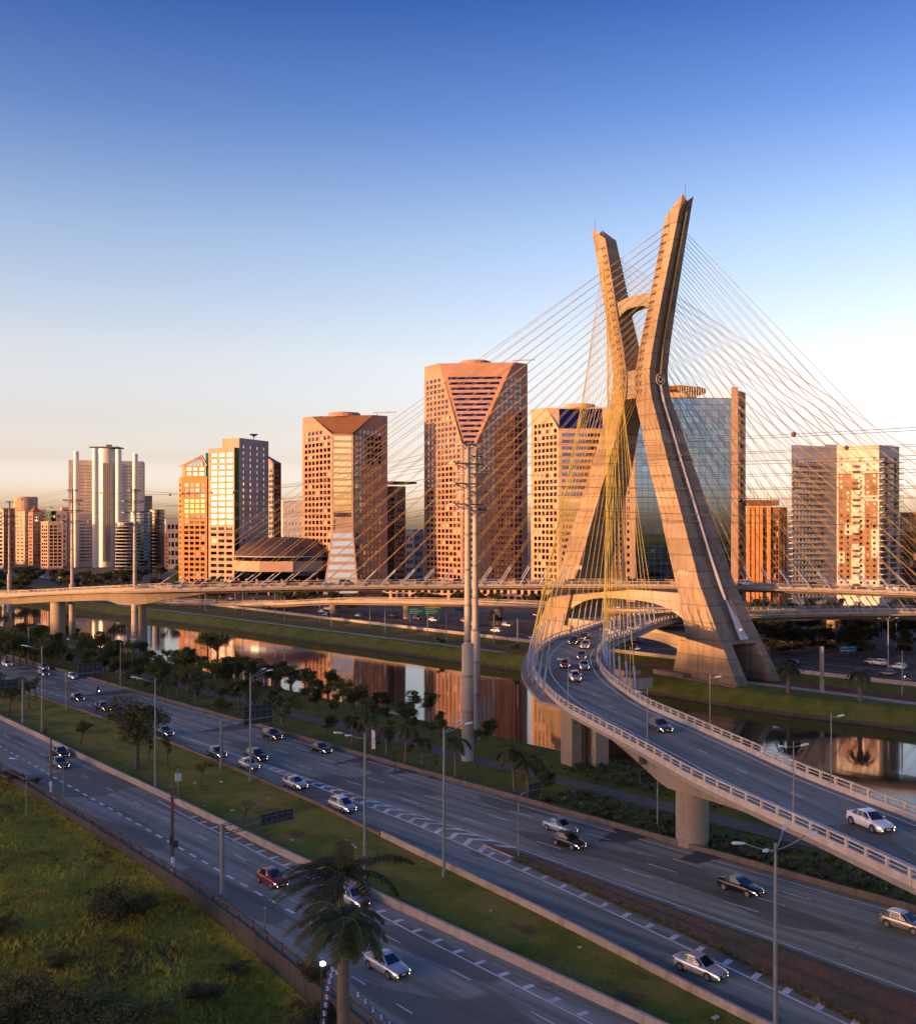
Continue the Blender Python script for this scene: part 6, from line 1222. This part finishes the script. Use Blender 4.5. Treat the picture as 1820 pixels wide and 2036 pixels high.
# belt of trees between the main road and the river
r = random.Random(23); NB = 0; kinds_b = ['round1', 'round2', 'round3', 'umbrella', 'tall', 'olive', 'round2', 'bush', 'bush']
def free(s, t): return not (105.2 < t < 111.4) and not any((s - a) ** 2 + (t - b) ** 2 < c for a, b, c in ((-119.5, 107, 30), (-130, 119, 16), (-269.7, 119.7, 20), (-309, 117.6, 20)))
LBK = dict(round1='round leafy tree', round2='dark round tree', round3='leaning leafy tree', umbrella='flat-crowned tree', tall='tall dark tree', olive='olive-green tree', bush='low bush')
for i in range(620):
    s = r.uniform(-345, -118); t = r.choice([r.uniform(97.6, 104.5), r.uniform(111.8, 119), r.uniform(114, 124)]); k = kinds_b[r.randrange(9)]
    if not free(s, t) or NB > 195: continue
    far_f = min(1, max(0, (-s - 118) / 120)); 
    if r.random() > .35 + .65 * far_f: continue
    h = dict(bush=r.uniform(1.5, 2.6)).get(k, r.uniform(3.6, 6.6) * (.9 + .45 * far_f)) * (.72 if s < -235 else 1); 
    if k == 'tall': h *= 1.25
    put('tree' if k != 'bush' else 'bush', LBK[k] + ' in the belt between the main road and the river', k, W(s, t, ground_z(s, t) - .05), h, (LBK[k] + ('es' if k == 'bush' else 's')) + ' in the riverside belt', cat='tree' if k != 'bush' else 'bush', wide=r.uniform(.9, 1.2)); NB += 1
for i in range(10): s = r.uniform(-330, -280); t = r.uniform(98, 108); put('tree', 'dense dark tree of the clump at the far end of the riverside belt', 'round2', W(s, t, -.3), r.uniform(4.5, 6.5), 'clump at the far end of the belt') if free(s, t) else None
for i in range(12): x_, y_ = -25 + i * 13, 1316 + (i * 7) % 13; put('tree', 'tall dark tree of the dense clump at the left edge by the river', ('round1', 'round2', 'tall')[i % 3], gp(x_, y_), r.uniform(7.2, 9.6), 'dense clump at the left edge by the river')
put('tree', 'tall flat-topped tree standing out against the golden reflection in the river', 'umbrella', W(*ST(*g(432, 1352)), -.4), 12.5, rz=1.0, wide=.85)
put('tree', 'bushy riverside tree before the granite tower reflection', 'tall', gp(735, 1462), 7.5); put('tree', 'small riverside tree in front of the bright gap in the reflections', 'round3', gp(806, 1452), 4.6); put('tree', 'pointed riverside tree left of the bright gap', 'tall', gp(668, 1440), 6.5); put('tree', 'leafy riverside tree below the white reflection', 'round1', gp(575, 1442), 6.6); put('tree', 'leafy riverside tree in front of the theatre reflection', 'round2', gp(630, 1420), 6.0)
for i, (x, y, s_) in enumerate(((1022, 1575, 1.25), (1050, 1582, 1.3), (805, 1520, 1.2), (838, 1520, 1.05), (905, 1545, 1.15), (700, 1478, 1.2), (728, 1484, 1.1), (390, 1402, 1.2), (560, 1440, 1.1), (352, 1385, 1.2), (500, 1432, 1.15), (335, 1392, 1.1), (475, 1410, 1.2), (768, 1500, 1.1))): palm('bushy riverside palm, %s from the left of the riverside palms' % ORD[sorted([1022, 1050, 805, 838, 905, 700, 728, 390, 560, 352, 500, 335, 475, 768]).index(x)], 'bank1' if i % 2 else 'bank2', gp(x, y), 'riverside palms', s=s_)
put('tree', 'dense round tree beside the two palms left of the concrete pier', 'round2', gp(1075, 1590), 4.6, wide=1.3)
for x, y, h, lb in ((866, 1540, 2.6, 'thin young tree on the bank left of the tall pylon'), (785, 1532, 3.2, 'thin young tree on the bank near the middle lamp post'), (950, 1540, 1.8, 'small shrub beside the foot of the tall pylon')): put('young_tree', lb, 'thin', gp(x, y), h)
# agave bed around the piers: one mass of rosettes
q = MB(); r = random.Random(3)
def rosette(c, R_):
    for k in range(16):
        a = k * 2.4 + r.random(); e = .25 + .9 * (k / 16); d = np.array([math.cos(a) * math.cos(e), math.sin(a) * math.cos(e), math.sin(e)]); sd = np.array([-math.sin(a), math.cos(a), 0]); L = R_ * r.uniform(.8, 1.15); m_ = c + d * L * .55 + np.array([0, 0, .05]); wd = R_ * .11
        q.face([c - sd * wd * .5, c + sd * wd * .5, m_ + sd * wd, m_ - sd * wd]); q.face([m_ - sd * wd, m_ + sd * wd, c + d * L])
for i in range(620):
    z_ = r.random()
    if z_ < .55: s, t = r.uniform(-95, -45), r.uniform(97.5, 105.8)
    else: s, t = r.uniform(-108, -60), r.uniform(112, 124)
    if t > 104.8 and t < 111.5: continue
    rosette(np.array(W(s, t, ground_z(s, t) + .1)), r.uniform(.55, 1.05))
o = q.build('agave_bed', leafmat('agave_leaf', (.085, .115, .06), .4)); o['kind'] = 'stuff'; o['label'] = 'bed of spiky grey-green agaves around the bridge piers'
# far bank: palms by the tower path and trees along the far roads
palm('palm on the grass right of the tower, nearer to the tower', 'far', (*g(1566, 1377, -1.3), -1.3), s=1.55); palm('palm on the grass right of the tower, farther from it', 'far', (*g(1708, 1392, -1.3), -1.3), s=1.5)
r = random.Random(77); cnt = 0; GROVE, DIST = [], []
for i in range(400):
    s = r.uniform(-640, 150); t = r.choice([r.uniform(213, 229), r.uniform(247, 251), r.uniform(263, 300), r.uniform(263, 330)]); t += max(0, s + 220) * .08 if t > 240 else 0
    if (t < 230 and r.random() > .16) or (220 < t < 225) or cnt > 88: continue
    p = W(s, t); 
    if t < 262 and -200 < s < -140: continue
    sx_ = CX + F * p[0] / p[1]; bushy = t < 230
    if t > 262 and 640 < sx_ < 1080 and r.random() < .35: continue
    put('bush' if bushy else 'tree', 'low dark bush beside the railway on the far bank' if bushy else 'dark tree along the far riverside road', 'fbush' if bushy else ('far1' if r.random() < .5 else 'far2'), W(s, t, ground_z(s, t) - .1), r.uniform(1.5, 2.8) if bushy else r.uniform(4.5, 9), 'bushes beside the railway' if bushy else 'trees along the far riverside road', cat='bush' if bushy else 'tree'); cnt += 1
for i in range(58):                                          # dense trees at the right behind the far road
    x = r.uniform(1500, 1840); d = r.uniform(285, 430); p = px(x, d)
    GROVE.append(('fbush', (p[0] - 3, p[1] + 1, -.2), r.uniform(2.2, 3.6), 1.5)); GROVE.append(('far1' if i % 2 else 'far2', (p[0], p[1] + 6, -.2), r.uniform(5.5, 9.5) * (1.15 if x > 1700 else 1), 1.0))
for i in range(75):                                          # trees before the far-left skyline
    x = r.uniform(-20, 470); d = r.uniform(480, 760); p = px(x, d); DIST.append(('far1' if i % 2 else 'far2', (p[0], p[1], -.2), r.uniform(6, 12), 1.2))
for i in range(26):
    x = r.uniform(560, 1120); d = r.uniform(470, 490); p = px(x, d); put('tree', 'street tree in front of the office towers behind the viaduct', 'far1' if i % 2 else 'far2', (p[0], p[1], -.2), r.uniform(5, 8), 'street trees before the office towers')
def mass(name, label, items):
    q = MB()
    for kind, xyz, h, wd in items:
        (tm, cm_), h0 = proto(kind); s = h / h0; a = rnd.uniform(0, 6.28); ca, sa = math.cos(a), math.sin(a)
        for mi, me in enumerate((tm, cm_)):
            v = np.zeros(len(me.vertices) * 3); me.vertices.foreach_get('co', v); v = v.reshape(-1, 3) * np.array([s * wd, s * wd, s]); v = np.stack([v[:, 0] * ca - v[:, 1] * sa + xyz[0], v[:, 0] * sa + v[:, 1] * ca + xyz[1], v[:, 2] + xyz[2]], 1); n = len(q.v)
            q.v.extend(map(tuple, v)); q.f.extend(tuple(i + n for i in pl.vertices) for pl in me.polygons); q.m.extend([mi] * len(me.polygons))
    o = q.build(name, [bark, LEAF['far']]); o['kind'] = 'stuff'; o['label'] = label
mass('grove', 'dense dark grove of trees beyond the far road right of the tower', GROVE); mass('distant_wood', 'belt of dark trees below the far-left skyline', DIST)
# rough grass: tufts as one mass on the slope, another on the verge
def tufts(name, label, n, fn, sz, m_, seed, blades=3):
    r = random.Random(seed); q = MB()
    for i in range(n):
        s, t = fn(r); z = ground_z(s, t) if t < 60 and t < fence_line(s) - .3 else .03; c = np.array(W(s, t, z)); k = sz * r.uniform(.5, 1.3)
        for b_ in range(blades):
            a = r.uniform(0, 6.28); d = np.array([math.cos(a), math.sin(a), 0]); tp = c + d * k * r.uniform(.2, .9) + np.array([0, 0, k * r.uniform(.5, 1.1)]); sd = np.array([-d[1], d[0], 0]) * k * .13
            q.face([c - sd, c + sd, tp])
    o = q.build(name, m_); o['kind'] = 'stuff'; o['label'] = label
tufts('slope_grass', 'rough yellow-green grass covering the slope in the foreground', 30000, lambda r: (lambda s: (s, fence_line(s) - .4 - 34 * r.random() ** .9))(r.uniform(-165, -30)), .45, leafmat('grass_blade', (.40, .35, .045), .75, .25, .16), 5)
tufts('verge_tufts', 'short dry grass tufts on the verge between the roads', 16000, lambda r: (lambda s: (s, g_line(s) + .5 + (f_line(s) - g_line(s) - .9) * r.random()))(r.uniform(-190, -30)), .16, leafmat('verge_blade', (.26, .26, .05), .6, .25, .3), 6)
tufts('kerb_weeds', 'dry weeds along the kerb of the slip road island', 3500, lambda r: (lambda s: (s, isl_l(s) - .25 + r.gauss(0, .22)))(r.uniform(-80, -20)), .32, leafmat('dry_weed', (.17, .125, .05), .4), 9)
# shrubs on the slope
def sg_(x, y): q_ = g(x, y, -1.3); s, t = ST(*q_); return (float(q_[0]), float(q_[1]), ground_z(s, t) - .15)
for x, y, h, wd, k, lb in ((240, 1850, 4.4, 1.15, 'shrub', 'large dark shrub in the middle of the grassy slope'), (285, 1835, 2.6, 1.1, 'shrub', 'smaller shrub leaning on the large dark shrub of the slope'), (40, 2045, 4.2, 1.5, 'shrub', 'leafy shrub in the bottom left corner'), (130, 2065, 3.4, 1.6, 'shrub', 'broad shrub at the bottom edge beside the corner shrub'), (262, 2060, 3.0, 1.6, 'shrub', 'dark shrub at the bottom edge of the slope'), (560, 2075, 2.6, 1.4, 'shrub', 'bright green shrub at the foot of the near palm'), (628, 1985, 2.4, 1.0, 'shrub', 'dark climbing shrub on the wall beside the palm trunk'), (640, 2030, 2.4, 1.0, 'shrub', 'dark shrub at the wall foot below the flood lamp'), (18, 1565, 2.0, 1.5, 'dry', 'dry brown shrub at the left edge by the wall'), (70, 1580, 1.5, 1.5, 'dry', 'dry brown shrub along the wall near the left lamp'), (0, 1880, 2.0, 1.5, 'shrub', 'low shrub cut by the left edge halfway down the slope'), (120, 1940, 1.5, 1.6, 'shrub', 'low spreading bush in the lower slope grass'), (400, 1990, 1.6, 1.8, 'shrub', 'low bush in the dark grass left of the flood lamp'), (470, 1930, 1.5, 1.6, 'shrub', 'low bush under the wall left of the palms')): put('slope_shrub', lb, k, sg_(x, y), h, wide=wd, cat='shrub')
# litter on the verge and island
r = random.Random(12); lq = MB(); lit = mat('litter_paper', (.6, .6, .58), .8, .2, 3); lq.box((0, 0, .03), (.35, .22, .05), .4); lme = lq.mesh('litter', lit)
for i in range(26):
    s = r.uniform(-150, -35); t = r.choice([r.uniform(g_line(s) + 1, f_line(s) - 1), r.uniform(98, 104)]); o = piece('litter', lme, None, W(s, t, .05), r.uniform(0, 3), (r.uniform(.5, 1.6),) * 3); tag(o, 'scrap of white litter lying on the roadside grass', 'litter', 'litter scraps on the roadside grass')
